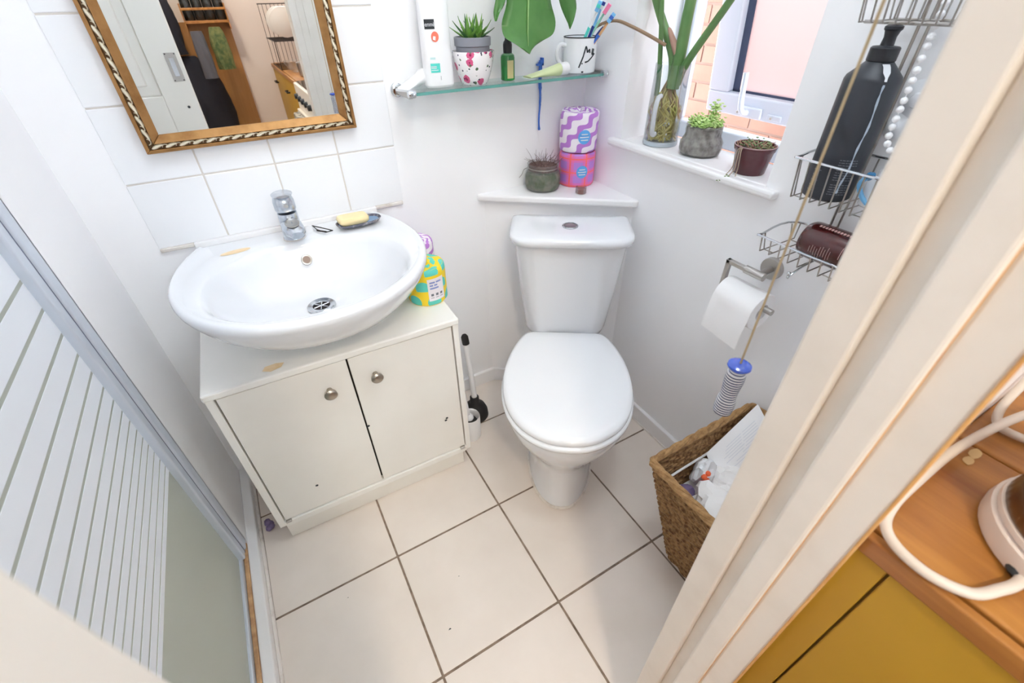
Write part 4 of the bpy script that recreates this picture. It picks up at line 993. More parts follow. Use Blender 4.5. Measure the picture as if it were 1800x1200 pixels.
lobe('leaf_lobe', [(.68, LY + .03, 1.47), (.635, LY + .012, 1.36), (.607, LY, 1.285), (.593, LY - .004, 1.262), (.588, LY - .006, 1.246)], [(.02, .02), (.022, .022), (.013, .013), (.006, .006), (.0005, .0005)], 0, M['leaf'], par=lo_)
vn = MB(); vn.tube([(.690, LY + .016, 1.42), (.676, LY - .0035, 1.28), (.672, LY - .009, 1.222), (.6705, LY - .0145, 1.195)], [.0028, .002, .0014, .0006], 6); vn.build('midrib', M['vein'], lo_)

# jar planter
jc2 = (1.066, .853)
jp = thing('glass_planter', (jc2[0], jc2[1], SZ), 'squat glass jar of grey soil with bright green sprouts on the sill', 'plant')
MB().lathe([(.040, 0), (.050, .003), (.0545, .014), (.0545, .032), (.047, .046), (.0455, .052), (.0465, .060), (.0465, .074), (.0445, .074)], (jc2[0], jc2[1], SZ), 36, cap1=False).build('glass', M['jar_hazy'], jp)
MB().lathe([(.038, .003), (.049, .006), (.053, .015), (.053, .031), (.045, .046), (.044, .052), (.0445, .068), (.02, .073), (.003, .074)], (jc2[0], jc2[1], SZ), 32).build('soil', M['soil_pale'], jp)
def sprig(mb, p, h, dirv, n, lr):
    p = Vector(p); d = Vector(dirv)
    for k in range(n):
        t = (k + 1) / n; c = p + d * t + Vector((0, 0, h * t)); a = k * 2.4
        mb.ball((c.x + lr * 1.2 * math.cos(a), c.y + lr * 1.2 * math.sin(a), c.z), lr * random.uniform(.75, 1.15), 6, 4, 1, 1, .5)
spg = MB()
for k in range(80):
    a = random.uniform(0, 2 * PI); q = .040 * math.sqrt(random.random()); sprig(spg, (jc2[0] + q * math.cos(a), jc2[1] + q * math.sin(a), SZ + .070), random.uniform(.008, .024), (.004 * math.cos(a), .004 * math.sin(a), 0), 6, .0038)
for k in range(11): sprig(spg, (jc2[0] + .006, jc2[1] - .008, SZ + .072), .046 + .006 * (k % 3), (random.uniform(-.004, .018), random.uniform(-.016, .006), 0), 11, .0038)
spg.build('sprouts', M['sprout'], jp)['kind'] = 'stuff'
# maroon pot
pc = (1.048, .684)
mp_ = thing('maroon_pot', (pc[0], pc[1], SZ), 'glazed maroon pot with trailing dry sedum at the near end of the sill', 'plant pot')
MB().lathe([(.034, 0), (.036, .002), (.0395, .030), (.0435, .050), (.0455, .052), (.047, .060), (.0455, .0625), (.0435, .060), (.040, .04)], (pc[0], pc[1], SZ), 36, cap1=False).build('pot', M['maroon'], mp_)
rm = MB(); rm.tube([(pc[0] + .0458 * math.cos(2 * PI * i / 36), pc[1] + .0458 * math.sin(2 * PI * i / 36), SZ + .0622) for i in range(36)], .0012, 6, closed=True); rm.build('pot_rim', mat('rim_glaze', C(170, 140, 142), .2, coat=.4), mp_)
MB().lathe([(.042, .050), (.02, .056), (.003, .057)], (pc[0], pc[1], SZ), 24).build('soil', M['soil'], mp_)
sdm = MB(); blades(sdm, pc, .036, SZ + .054, 60, .006, .014, .0016, 1.4); sdm.build('dry_stems', mat('dry_sedum', C(170, 134, 112), .8), mp_)['kind'] = 'stuff'
sdm = MB()
for k in range(22):
    a = random.uniform(0, 2 * PI); q = .036 * math.sqrt(random.random()); sprig(sdm, (pc[0] + q * math.cos(a), pc[1] + q * math.sin(a), SZ + .054), random.uniform(.006, .018), (0, 0, 0), 4, .003)
hv = Vector((math.cos(facing(pc) - .62), math.sin(facing(pc) - .62), 0)); cc = Vector((pc[0], pc[1], SZ))
tr_ = MB()
for k, (dz, dd) in enumerate(((-.016, .024), (-.004, .016), (-.022, .010))):
    sv = Vector((-hv.y, hv.x, 0)) * (k - 1.2) * .007
    tr_.tube(smoothpts([cc + hv * .040 + Vector((0, 0, .060)), cc + hv * .051 + sv * .6 + Vector((0, 0, .058)), cc + hv * (.050) + sv + Vector((0, 0, .030)), cc + hv * .050 + sv * 1.2 + Vector((0, 0, .012)), cc + hv * (.052 + dd) + sv * 2 + Vector((0, 0, dz))], 4), .0011, 5)
    p = cc + hv * (.052 + dd) + sv * 2 + Vector((0, 0, dz)); sprig(sdm, p, .006, (0, 0, 0), 4, .003)
sdm.build('sedum_leaves', M['sedum'], mp_)['kind'] = 'stuff'; tr_.build('trailing_stems', mat('trail', C(168, 148, 128), .8), mp_)

# ================================================================== RIGHT WALL: CADDY AND BOTTLES
cd_ = thing('wire_caddy', (.986, .41, .86), 'three-tier chrome wire shower caddy hanging on the right wall', 'caddy')
for yy in (.418, .432): MB().tube([(.988, yy, .84), (.988, yy, 1.62)], .0026, 8).build('back_rod', M['steel_wire'], cd_)
def wire_basket(zt, zb, y0, y1, xf, xb, ins, nw, zt_back=None):
    rim = MB(); rim.tube(smoothpts([(xf, y0 + .012, zt), (xf, y1 - .012, zt), (xf + .010, y1, zt), (xb, y1 - .002, zt), (xb, y0 + .002, zt), (xf + .010, y0, zt)], 5, closed=True), .0023, 8, closed=True)
    ro_ = rim.build('basket_rim', M['chrome'], cd_)
    for k in range(nw):
        y = y0 + .008 + (y1 - y0 - .016) * k / (nw - 1); yb = y0 + ins + (y1 - y0 - 2 * ins) * k / (nw - 1)
        w_ = MB(); w_.tube([(xf, y, zt), (xf + ins, yb, zb), (xb - .002, yb, zb), (xb, y, zt)], .0014, 6); w_.build('cross_wire', M['steel_wire'], cd_)
    for xx in (xf + (xb - xf) * .15, xf + (xb - xf) * .85):
        w_ = MB(); w_.tube([(xx, y1 - .001, zt), (xx + .003, y1 - ins, zb), (xx + .003, y1 - ins - .02, zb)], .0014, 6); w_.build('side_wire', M['steel_wire'], cd_)
        w_ = MB(); w_.tube([(xx, y0 + .001, zt), (xx + .003, y0 + ins, zb), (xx + .003, y0 + ins + .02, zb)], .0014, 6); w_.build('side_wire', M['steel_wire'], cd_)
wire_basket(1.055, .984, .335, .484, .872, .985, .010, 8)
wire_basket(.902, .868, .335, .496, .860, .985, .008, 8)
wire_basket(1.330, 1.256, .338, .482, .872, .985, .012, 8)
for xx in (.90, .985): MB().tube([(xx, .352, 1.256), (xx, .470, 1.256)], .0026, 6).build('bottom_wire', M['steel_wire'], cd_)
hk = MB(); hk.tube(smoothpts([(.93, .404, .868), (.90, .406, .864), (.872, .409, .852), (.862, .411, .843), (.860, .411, .852)], 4), .0022, 8); hk.ball((.860, .411, .853), .0042, 8, 6); hk.build('hook', M['chrome'], cd_)

bc = (.934, .441)
bb = thing('black_bottle', (bc[0], bc[1], .986), 'large black pump-cap bottle with a white drip in the middle caddy basket', 'bottle')
MB().lathe([(.036, 0), (.0405, .004), (.041, .012), (.041, .192), (.039, .198), (.021, .216), (.0185, .219)], (bc[0], bc[1], .986), 40).build('bottle_body', M['matt_black'], bb)
MB().lathe([(.0185, .217), (.0205, .219), (.0205, .236), (.0185, .238), (.0095, .239), (.0085, .250), (.0105, .258), (.0125, .260), (.0125, .264), (.007, .267)], (bc[0], bc[1], .986), 28).build('push_cap', M['black_plastic'], bb)
fa = facing(bc)
dp = MB(); path = [(.0185, .0), (.019, -.02), (.0225, -.06), (.020, -.095), (.0205, -.13), (.017, -.155), (.0165, -.172)]
vs = []; fs = []
for i, p in enumerate(smoothpts([(a, b, 0) for a, b in path], 4)): w_ = .0014 + .0006 * math.sin(i * 1.7); vs += [(p.x - w_, p.y, .0006), (p.x + w_, p.y, .0006)]
for i in range(len(vs) // 2 - 1): fs.append((2 * i, 2 * i + 1, 2 * i + 3, 2 * i + 2))
dp.add(vs, fs); wrap(dp, bc, .0412, fa, .986 + .190).build('white_drip', mat('drip', C(176, 190, 204), .5), bb, smooth=False)
sm = MB(); vs = []
for k, (dz, rr_, da) in enumerate(((.2155, .0222, .46), (.212, .0262, .50), (.205, .0332, .48), (.199, .0392, .46), (.194, .0417, .45))):
    for s in (-1, 1): a = fa + da + s * (.0055 if k < 3 else .002) / rr_; vs.append((bc[0] + rr_ * math.cos(a), bc[1] + rr_ * math.sin(a), .986 + dz + .0004))
sm.add(vs, [(2 * k, 2 * k + 1, 2 * k + 3, 2 * k + 2) for k in range(4)]); sm.build('lotion_smear', M['print_white'], bb)
tx = MB(); random.seed(3)
for k in range(15):
    x = .002; zz = .074 - k * .0042
    if k in (3, 9): continue
    while x < .030: l = random.uniform(.002, .006); strip(tx, x, min(x + l, .032), zz, zz + .0012, 2, .0005); x += l + .0012
for k in range(5): strip(tx, -.034, -.020 - .002 * (k % 2), .052 - k * .009, .0532 - k * .009, 3, .0005)
wrap(tx, bc, .0412, fa, .986).build('label_print', M['print_grey'], bb, smooth=False)['kind'] = 'stuff'

rbz, rbx = .869 + .0365, .922
rb_ = thing('amber_bottle', (rbx, .37, .869), 'dark red-brown bottle lying on its side in the bottom basket', 'bottle')
RM = Matrix.Translation((rbx, .437, rbz)) @ Matrix.Rotation(PI / 2, 4, 'X')
MB().lathe([(.024, 0), (.031, .002), (.0345, .008), (.0355, .016), (.0355, .125), (.030, .135), (.014, .142)], (0, 0, 0), 36).xf(RM).build('bottle_body', M['amber'], rb_)
MB().lathe([(.014, .1405), (.015, .142), (.015, .165), (.013, .167)], (0, 0, 0), 24).xf(RM).build('cap', M['black_plastic'], rb_)
tx = MB()
for k in range(9):
    strip(tx, .004 + random.uniform(0, .012), .030 + random.uniform(-.004, .008), .030 + k * .0048, .0309 + k * .0048, 6, .0005)
strip(tx, -.002, .020, .085, .0862, 5, .0005); strip(tx, .002, .018, .092, .0932, 5, .0005)
for k in range(14): strip(tx, -.031, -.025, .022 + k * .0056, .026 + k * .0056, 3, .0005)
wrap(tx, (0, 0), .0357, math.radians(152), 0).xf(RM).build('label_print', mat('faint_print', C(186, 150, 146), .6), rb_, smooth=False)['kind'] = 'stuff'
rz_ = thing('razor', (.915, .372, 1.00), 'blue disposable razor head in the middle caddy basket', 'razor')
q = MB(); q.box(-.021, -.006, -.004, .021, .006, .005); q.xf(Matrix.Translation((.905, .370, 1.045)) @ Matrix.Rotation(.5, 4, 'Z') @ Matrix.Rotation(.4, 4, 'Y')).build('razor_head', mat('razor_blue', C(34, 110, 158), .35), rz_, bevel=.003)
MB().tube(smoothpts([(.905, .372, 1.044), (.912, .382, 1.028), (.925, .375, 1.005), (.935, .362, .990)], 4), .004, 8).build('razor_handle', M['light_blue'], rz_)
wbt = thing('clear_bottle', (.945, .372, .986), 'pale translucent bottle at the right of the middle basket', 'bottle')
MB().lathe([(.018, 0), (.021, .003), (.021, .042), (.016, .050), (.009, .053)], (.950, .366, .986), 24).build('bottle_body', M['clear_white'], wbt)
MB().lathe([(.010, .0525), (.010, .062), (.008, .064)], (.950, .366, .986), 18).build('cap', M['white_plastic'], wbt)
# blind chain and its guide disc on the wall
sg = thing('suction_hook', (.99, .392, 1.12), 'white round suction hook on the wall by the blind chain', 'hook')
q = MB(); q.lathe([(.031, 0), (.031, .002), (.024, .005), (.012, .011), (.010, .016), (.006, .018)], (0, 0, 0), 28); q.xf(Matrix.Translation((XR, .386, 1.150)) @ Matrix.Rotation(-PI / 2, 4, 'Y')).build('suction_disc', M['clear_white'], sg)
q = MB(); q.lathe([(.021, 0), (.021, .003), (.013, .006), (.007, .012), (.009, .014), (.005, .016)], (0, 0, 0), 24); q.xf(Matrix.Translation((XR, .404, 1.108)) @ Matrix.Rotation(-PI / 2, 4, 'Y')).build('suction_knob', M['clear_white'], sg)
bch = thing('blind_chain', (.905, .37, 1.07), 'white plastic bead chain loop of the window blind', 'chain')
path = smoothpts([(.905, .382, 1.62), (.905, .379, 1.40), (.905, .375, 1.25), (.905, .371, 1.15), (.905, .3695, 1.11), (.905, .362, 1.092), (.905, .352, 1.092), (.905, .346, 1.11), (.905, .345, 1.16), (.905, .350, 1.30), (.905, .352, 1.62)], 30)
acc = 0; bead0 = None; prev = path[0]
for p in path:
    acc += (p - prev).length; prev = p
    if acc >= .0118 or bead0 is None:
        acc = 0
        if bead0 is None: bead0 = MB().ball((0, 0, 0), .0053, 10, 7).build('bead', M['white_plastic'], bch, local=True); bead0.matrix_local = WM[bch].inverted() @ Matrix.Translation(p)
        else: inst('bead', bead0.data, bch, Matrix.Translation(p))
MB().tube(path, .0009, 5).build('string', M['white_plastic'], bch)

# ================================================================== TOILET PAPER HOLDER
th_ = thing('paper_holder', (.99, .522, .775), 'brushed steel toilet paper holder on the right wall', 'paper holder')
q = MB(); q.lathe([(.0265, 0), (.0265, .008), (.025, .010)], (0, 0, 0), 28); q.xf(Matrix.Translation((XR, .515, .778)) @ Matrix.Rotation(-PI / 2, 4, 'Y')).build('wall_rose', M['steel'], th_)
MB().tube([(.99, .515, .778), (.935, .505, .783), (.922, .500, .787)], .0075, 12).build('post', M['steel'], th_)
MB().tube([(.920, .486, .789), (.920, .534, .789)], .0095, 16).build('sleeve', M['steel'], th_)
bx_ = MB(); bx_.box(.914, .534, .784, .926, .584, .794); bx_.box(.914, .574, .716, .926, .584, .794); bx_.box(.915, .455, .716, .925, .584, .726); bx_.build('bar', M['steel'], th_, bevel=.0015)
MB().tube([(.920, .440, .721), (.920, .458, .721)], .0075, 14).build('end_stop', M['steel'], th_)
pr = thing('toilet_paper', (.920, .51, .675), 'half-used white toilet paper roll on the steel holder', 'toilet paper')
q = MB(); q.lathe([(.020, 0), (.044, 0), (.045, .001), (.045, .104), (.044, .105), (.020, .105), (.0195, .1)], (0, 0, 0), 40, cap0=False, cap1=False); q.loft([[(.0195 * math.cos(2 * PI * i / 40), .0195 * math.sin(2 * PI * i / 40), z) for i in range(40)] for z in (.1, .0)], False, False)
q.xf(Matrix.Translation((.920, .567, .709)) @ Matrix.Rotation(PI / 2, 4, 'X')).build('roll', M['paper'], pr)
q = MB(); top = []
for k in range(15):
    if k < 7: a = PI / 2 + PI / 2 * k / 6; x, z = .920 + .0458 * math.cos(a), .709 + .0458 * math.sin(a)
    else: t = (k - 7) / 7; x, z = .8742 - .004 * math.sin(t * 2.4), .709 - .088 * (t + .02)
    top.append([(x + .0008 * math.sin(j * 1.7 + k), .4625 + .1040 * j / 6 + (.004 * t if k >= 7 else 0), z - (.010 * (6 - j) / 6 if k == 14 else 0) + (.008 if k == 14 else 0)) for j in range(7)])
fs = []; vs = [p for r_ in top for p in r_] + [(p[0] + .0006, p[1], p[2]) for r_ in top for p in r_]
for k in range(14):
    for j in range(6): a = k * 7 + j; fs.append((a, a + 1, a + 8, a + 7)); fs.append((105 + a, 105 + a + 7, 105 + a + 8, 105 + a + 1))
q.add(vs, fs).build('loose_sheet', M['paper'], pr, angle=80)

# ================================================================== LIGHT PULL CORD
pcx, pcy = .4215, .213
pc_ = thing('pull_cord', (pcx, pcy, .881), 'light pull cord with a blue-topped ringed ceramic toggle', 'pull cord')
MB().tube([(pcx, pcy, .95), (pcx + .001, pcy, 1.4), (pcx, pcy, 1.9), (pcx, pcy, ZC)], .0012, 6).build('cord', M['cord'], pc_)
MB().lathe([(.003, .9490), (.008, .9495), (.0122, .9515), (.0135, .954), (.0130, .9562), (.0095, .9583), (.0045, .9592), (.0015, .9585)], (pcx, pcy, 0), 32).build('blue_cap', M['cobalt'], pc_)
P_('ring_white', C(238, 238, 240), .25); P_('ring_blue', C(54, 66, 108), .3)
for k in range(18):
    z = .9478 - k * .0038; r_ = .0102 + .0007 * math.sin(k * .55) + (.0004 if k > 11 else 0)
    if k == 0: r_ = .0090
    MB().lathe([(r_ - .002, -.0018), (r_, -.0009), (r_, .0009), (r_ - .002, .0018)], (pcx, pcy, z), 28).build('ceramic_ring', M['ring_white'], pc_)
    MB().lathe([(r_ - .0016, -.0007), (r_ + .0002, -.0006), (r_ + .0002, .0006), (r_ - .0016, .0007)], (pcx, pcy, z - .0019), 28).build('dark_ring', M['ring_blue'], pc_)
MB().tube([(pcx, pcy, .882), (pcx, pcy, .95)], .0072, 14).build('toggle_core', M['ring_white'], pc_)

# ================================================================== WICKER WASTE BASKET AND ITS CONTENTS
wk = thing('wicker_basket', (.81, .26, 0), 'tapered brown seagrass waste basket under the toilet paper', 'basket')
def brect(t, off=0, fixed=False):
    """basket outline at height fraction t: list of points with wobble-free rounded corners"""
    x0, x1 = .702 + (.616 - .702) * t - off, .925 + (.978 - .925) * t + off; y0, y1 = .175 + (.145 - .175) * t - off, .353 + (.424 - .353) * t + off
    hx, hy, cx, cy = (x1 - x0) / 2, (y1 - y0) / 2, (x0 + x1) / 2, (y0 + y1) / 2; out = []; r_ = .014
    for sx, sy, a0 in ((1, -1, -90), (1, 1, 0), (-1, 1, 90), (-1, -1, 180)):
        for k in range(5): a = math.radians(a0 + 90 * k / 4); out.append((cx + sx * (hx - r_) + r_ * math.cos(a), cy + sy * (hy - r_) + r_ * math.sin(a)))
    res = []
    for i in range(len(out)):
        p, q_ = out[i], out[(i + 1) % len(out)]; Ls = math.hypot(q_[0] - p[0], q_[1] - p[1]); m_ = (14 if i % 5 == 4 else 1) if fixed else max(1, int(Ls / .011))
        for k in range(m_): res.append((p[0] + (q_[0] - p[0]) * k / m_, p[1] + (q_[1] - p[1]) * k / m_))
    return res
HB = .405; rows = 46; wv = MB(); random.seed(11)
for k in range(rows):
    t = (k + .5) / rows; pts = brect(t); ph = k % 2; pp = []
    for i, (x, y) in enumerate(pts):
        c_ = Vector((.82, .27, 0)); d = (Vector((x, y, 0)) - c_).normalized(); s = .0022 * (1 if (i // 2 + ph) % 2 else -1) + random.uniform(-.0007, .0007)
        pp.append((x + d.x * s, y + d.y * s, .004 + HB * t * .985 + random.uniform(-.0009, .0009)))
    wv.tube(pp, .0047, 5, closed=True)
o = wv.build('woven_wall', M['wicker'], wk); o['kind'] = 'stuff'
lin = MB(); lin.loft([[(x, y, .003) for x, y in brect(0, -.006, True)], [(x, y, HB) for x, y in brect(1, -.003, True)]], True, False); lin.build('inner_liner', M['wicker'], wk)
for tt, rr_, nm in ((1.0, .0095, 'rope_rim'),):
    pts = brect(tt, .001)
    for ph in (0, 1, 2):
        pp = []
        for i, (x, y) in enumerate(pts):
            a = i * .55 + ph * 2 * PI / 3; c_ = Vector((.82, .27, 0)); d = (Vector((x, y, 0)) - c_).normalized(); pp.append((x + d.x * .0052 * math.cos(a), y + d.y * .0052 * math.cos(a), HB + .004 + .0052 * math.sin(a)))
        q = MB(); q.tube(pp, .0064, 7, closed=True); q.build('rim_rope', M['wicker_light'], wk)
wl = MB(); wl.tube([(.655, .402, .330), (.70, .403, .334), (.80, .404, .336), (.845, .404, .338)], .0032, 6); wl.build('exposed_liner', M['paper'], wk)
# letter, wrapper and tissues inside
lt = MB(); vs = []; fs = []
P0, P1, P2, P3 = Vector((.963, .405, .440)), Vector((.800, .402, .345)), Vector((.800, .318, .268)), Vector((.963, .310, .365))
n = 8
for sgn in (0, .0009):
    for i in range(n + 1):
        for j in range(n + 1):
            u, v = i / n, j / n; p = P0.lerp(P1, u).lerp(P3.lerp(P2, u), v); p = p + Vector((0, 0, .006 * math.sin(u * 3.1) * math.sin(v * 4) - sgn)); vs.append(p)
for b_ in (0, (n + 1) ** 2):
    for i in range(n):
        for j in range(n): a = b_ + i * (n + 1) + j; fs.append((a, a + 1, a + n + 2, a + n + 1))
lt.add(vs, fs)
ltt = thing('paper_letter', (.87, .36, .30), 'folded white letter leaning in the waste basket', 'paper')
lt.build('sheet', M['paper'], ltt)
pr_ = MB(); random.seed(5)
for k in range(9):
    v = .22 + .055 * k; u0, u1 = .16, .16 + random.uniform(.35, .66)
    for (ua, ub) in ((u0, u0 + (u1 - u0) * .45), (u0 + (u1 - u0) * .5, u1)):
        q4 = [P0.lerp(P1, a).lerp(P3.lerp(P2, a), b) + Vector((0, 0, .006 * math.sin(a * 3.1) * math.sin(b * 4) + .0006)) for a, b in ((ua, v), (ub, v), (ub, v + .012), (ua, v + .012))]
        pr_.add(q4, [(0, 1, 2, 3)])
pr_.build('print_lines', mat('faint_ink', C(222, 223, 230), .8), ltt, smooth=False)['kind'] = 'stuff'
def crumple(name, c, r, m, label, cat, seed, sq=(1, 1, .7), part=None, group=None):
    b = bmesh.new(); bmesh.ops.create_icosphere(b, subdivisions=3, radius=1); rnd = random.Random(seed); dirs = [Vector((rnd.uniform(-1, 1), rnd.uniform(-1, 1), rnd.uniform(-1, 1))).normalized() for _ in range(26)]
    vs = []
    for v in b.verts:
        d = v.co.normalized(); k = 1 - .34 * max(abs(d.dot(q)) ** 18 for q in dirs[:13]) + .20 * max(max(d.dot(q), 0) ** 30 for q in dirs[13:])
        vs.append(Vector((c[0] + d.x * r * k * sq[0], c[1] + d.y * r * k * sq[1], c[2] + d.z * r * k * sq[2])))
    fs = [tuple(x.index for x in f.verts) for f in b.faces]; b.free(); q = MB().add(vs, fs)
    if not part: o = q.build(name, m, None, angle=25); tag(o, label, cat, group); return recenter(o)
    t = thing(name, c, label, cat); q.build('film', m, t, angle=25); return t
crumple('crumpled_tissue', (.722, .285, .318), .062, M['tissue'], 'large crumpled white tissue at the front of the basket', 'tissue', 1, (1, 1.15, .75), group='rubbish in the basket')
crumple('crumpled_tissue', (.815, .335, .300), .045, M['tissue'], 'crumpled white tissue under the letter', 'tissue', 2, (1.1, 1, .8), group='rubbish in the basket')
crumple('crumpled_tissue', (.790, .245, .290), .062, M['tissue'], 'crumpled white tissue deepest behind the door frame', 'tissue', 3, (1.2, 1, .8), group='rubbish in the basket')
wr_ = crumple('plastic_wrapper', (.768, .374, .322), .044, M['clear_white'], 'clear plastic wrapper printed with orange patches', 'wrapper', 4, (.9, .6, 1.1), part=True)
q = MB()
for (dx, dz) in ((-.022, .012), (-.008, .016), (-.024, -.008), (-.010, -.004), (-.026, -.024), (-.014, -.020)):
    q.ball((.760 + dx * .9, .353 + dz * .15, .332 + dz), .0078, 8, 5, 1, 1, .9)
q.build('orange_print', M['orange'], wr_)['kind'] = 'stuff'
crumple('crumpled_tissue', (.700, .362, .285), .034, M['purple'], 'crumpled mauve tissue in the basket corner', 'tissue', 6, group='rubbish in the basket')
fil = MB(); fil.loft([[(x, y, .02) for x, y in brect(.05, -.012, True)], [(x, y, .285) for x, y in brect(.68, -.012, True)]]); o = fil.build('waste_heap', M['tissue'], None); tag(o, 'loose white waste paper heaped in the bottom of the basket', 'waste', kind='stuff'); recenter(o)

# ================================================================== KITCHEN BESIDE AND BEHIND THE CAMERA
struct('floor_kitchen', MB().box(-1.25, -1.85, -.06, 1.12, .03, -.004), M['oak_floor'], 'brown wooden kitchen floor', 'floor')
kf = MB(); kf.box(-1.25, -1.85, 0, 1.12, -1.75, 1.45); kf.box(-1.25, -1.85, 2.27, 1.12, -1.75, 2.42); kf.box(-1.25, -1.85, 1.45, -.61, -1.75, 2.27); kf.box(.91, -1.85, 1.45, 1.12, -1.75, 2.27)
struct('wall_kitchen_far', kf, M['kitchen_wall'], 'far kitchen wall seen in the mirror', 'wall')
struct('wall_kitchen_side', MB().box(1.02, -1.75, 0, 1.12, .045, 2.42), M['kitchen_wall'], 'kitchen wall behind the worktop', 'wall')
struct('wall_kitchen_left', MB().box(-1.25, -1.75, 0, -1.15, -.03, 2.42), M['kitchen_wall'], 'kitchen wall on the left', 'wall')
struct('ceiling_kitchen', MB().box(-1.25, -1.85, 2.42, 1.12, -.03, 2.50), M['ceiling'], 'kitchen ceiling', 'ceiling')
w2 = thing('added_window', (.15, -1.80, 1.45), 'unseen white window added high on the far kitchen wall for daylight', 'window', kind='structure')  # out of view, added to send frontal daylight through the doorway
for (x0, z0, x1, z1) in ((-.609, 1.451, .909, 1.50), (-.609, 2.22, .909, 2.269), (-.609, 1.50, -.56, 2.22), (.86, 1.50, .909, 2.22), (.125, 1.50, .175, 2.22)):
    MB().box(x0, -1.83, z0, x1, -1.78, z1).build('frame_bar', M['upvc'], w2, smooth=False, bevel=.004)
for (x0, x1) in ((-.56, .125), (.175, .86)): MB().box(x0, -1.807, 1.50, x1, -1.803, 2.22).build('pane', M['glass'], w2, smooth=False)
kl = thing('kitchen_lamp', (-.10, -.83, 2.36), 'small round warm lamp on the kitchen ceiling', 'lamp')
MB().lathe([(.10, .012), (.11, .06)], (-.10, -.83, 2.36), 28).build('lamp_base', M['white_plastic'], kl); MB().lathe([(.085, .004), (.095, .012)], (-.10, -.83, 2.36), 28).build('diffuser', M['lamp_warm'], kl)

def base_cabinet(ya, yb, label, handle=True, filler=False):
    t = thing('base_cabinet', (.70, (ya + yb) / 2, 0), label, 'cabinet')
    MB().box(.415, yb, .10, 1.02, ya, .872).build('carcass', M['mustard'], t, smooth=False)
    MB().box(.46, yb, 0, 1.02, ya, .10).build('plinth', M['pine_dark'], t, smooth=False)
    if filler: MB().box(.397, .0012, .10, .415, ya, .872).build('filler_panel', M['mustard'], t, smooth=False, bevel=.001); ya = -.0012
    d = MB().box(.397, yb + .0015, .105, .415, ya - .0015 if not filler else ya, .872).build('door', M['mustard'], t, smooth=False, bevel=.0012)
    if handle: MB().tube([(.396, yb + .06, .79), (.378, yb + .06, .79), (.378, yb + .14, .79), (.396, yb + .14, .79)], .005, 8).build('handle', M['dark_metal'], d)
    return t
base_cabinet(.044, -.205, 'mustard yellow kitchen cabinet under the kettle', False, True)
base_cabinet(-.725, -1.235, 'mustard yellow kitchen cabinet just beyond the cooker'); base_cabinet(-1.237, -1.748, 'mustard yellow kitchen cabinet at the far end of the worktop')
def worktop(ya, yb, label):
    t = thing('worktop', (.70, (ya + yb) / 2, .874), label, 'worktop')
    for (x0, x1, z1) in ((.4045, .5945, .9000), (.5965, .80, .9005), (.802, 1.02, .8998)):
        MB().box(x0, yb, .874, x1, ya, z1).build('plank', M['pine'], t, smooth=False, bevel=.003, seg=3)
    MB().box(.391, yb, .874, .4015, ya, .8975).build('front_lipping', M['pine'], t, smooth=False, bevel=.002)
    return t
wt1 = worktop(.0445, -.205, 'varnished pine plank worktop under the kettle'); worktop(-.725, -1.748, 'varnished pine worktop beyond the cooker seen in the mirror')
pu = MB()
for (cx, cy, rx, ry) in ((.583, .022, .010, .005), (.566, .0215, .0075, .0045)): pu.add([(cx + rx * math.cos(2 * PI * i / 12) * (1 + .15 * math.sin(i * 2)), cy + ry * math.sin(2 * PI * i / 12), .9008) for i in range(12)], [tuple(range(12))])
pu.build('paint_spot', M['putty'], wt1, smooth=False)
kc = (.527, -.086)
ke = thing('kettle', (kc[0], kc[1], .9005), 'white electric kettle with a steel band on its plastic base', 'kettle')
MB().lathe([(.076, 0), (.0795, .002), (.0805, .010), (.079, .021), (.0765, .0225)], (kc[0], kc[1], .9005), 48).build('power_base', M['kettle_white'], ke)
MB().lathe([(.0745, .0235), (.0765, .025), (.0760, .030), (.0735, .0305)], (kc[0], kc[1], .9005), 48).build('lower_ring', M['kettle_white'], ke)
MB().lathe([(.0738, .0305), (.0745, .032), (.0700, .060), (.068, .061)], (kc[0], kc[1], .9005), 48).build('steel_band', M['kettle_steel'], ke)
MB().lathe([(.0680, .0605), (.0690, .062), (.0650, .10), (.058, .15), (.050, .19), (.030, .205), (.004, .208)], (kc[0], kc[1], .9005), 48).build('body', M['kettle_white'], ke)
MB().lathe([(.010, .207), (.012, .214), (.010, .222), (.003, .224)], (kc[0], kc[1], .9005), 20).build('lid_knob', M['black_plastic'], ke)
hdl = MB(); hdl.tube(smoothpts([(kc[0] + .055, kc[1] - .03, 1.075), (kc[0] + .095, kc[1] - .05, 1.09), (kc[0] + .115, kc[1] - .06, 1.04), (kc[0] + .10, kc[1] - .052, .98), (kc[0] + .062, kc[1] - .033, .955)], 5), .010, 10); hdl.build('handle', M['kettle_white'], ke)
slot = MB(); slot.ball((.4595, -.0535, .9065), .0085, 10, 6, 1, 1, .7); slot.build('cable_slot', M['ink'], ke)
cb_ = MB(); cb_.tube(smoothpts([(.462, -.056, .9065), (.447, -.0575, .9065), (.428, -.0525, .9066), (.404, -.042, .9066), (.3915, -.018, .9066), (.3930, .008, .907), (.404, .0245, .909), (.424, .0315, .914), (.462, .0335, .920), (.545, .0325, .925), (.655, .018, .925), (.76, -.01, .915), (.83, -.05, .9066)], 8), .0046, 12)
o = cb_.build('kettle_cable', M['cable'], None); tag(o, 'white kettle cable looping over the worktop edge', 'cable'); recenter(o)
cb_ = MB(); cb_.tube(smoothpts([(.73, .038, .965), (.69, .038, .935), (.662, .036, .915), (.645, .028, .9068), (.641, .012, .9068), (.652, -.004, .9068), (.70, -.022, .9068), (.80, -.03, .9068)], 7), .0044, 12)
o = cb_.build('appliance_cable', M['cable'], None); tag(o, 'second pale cable further back on the worktop', 'cable'); recenter(o)

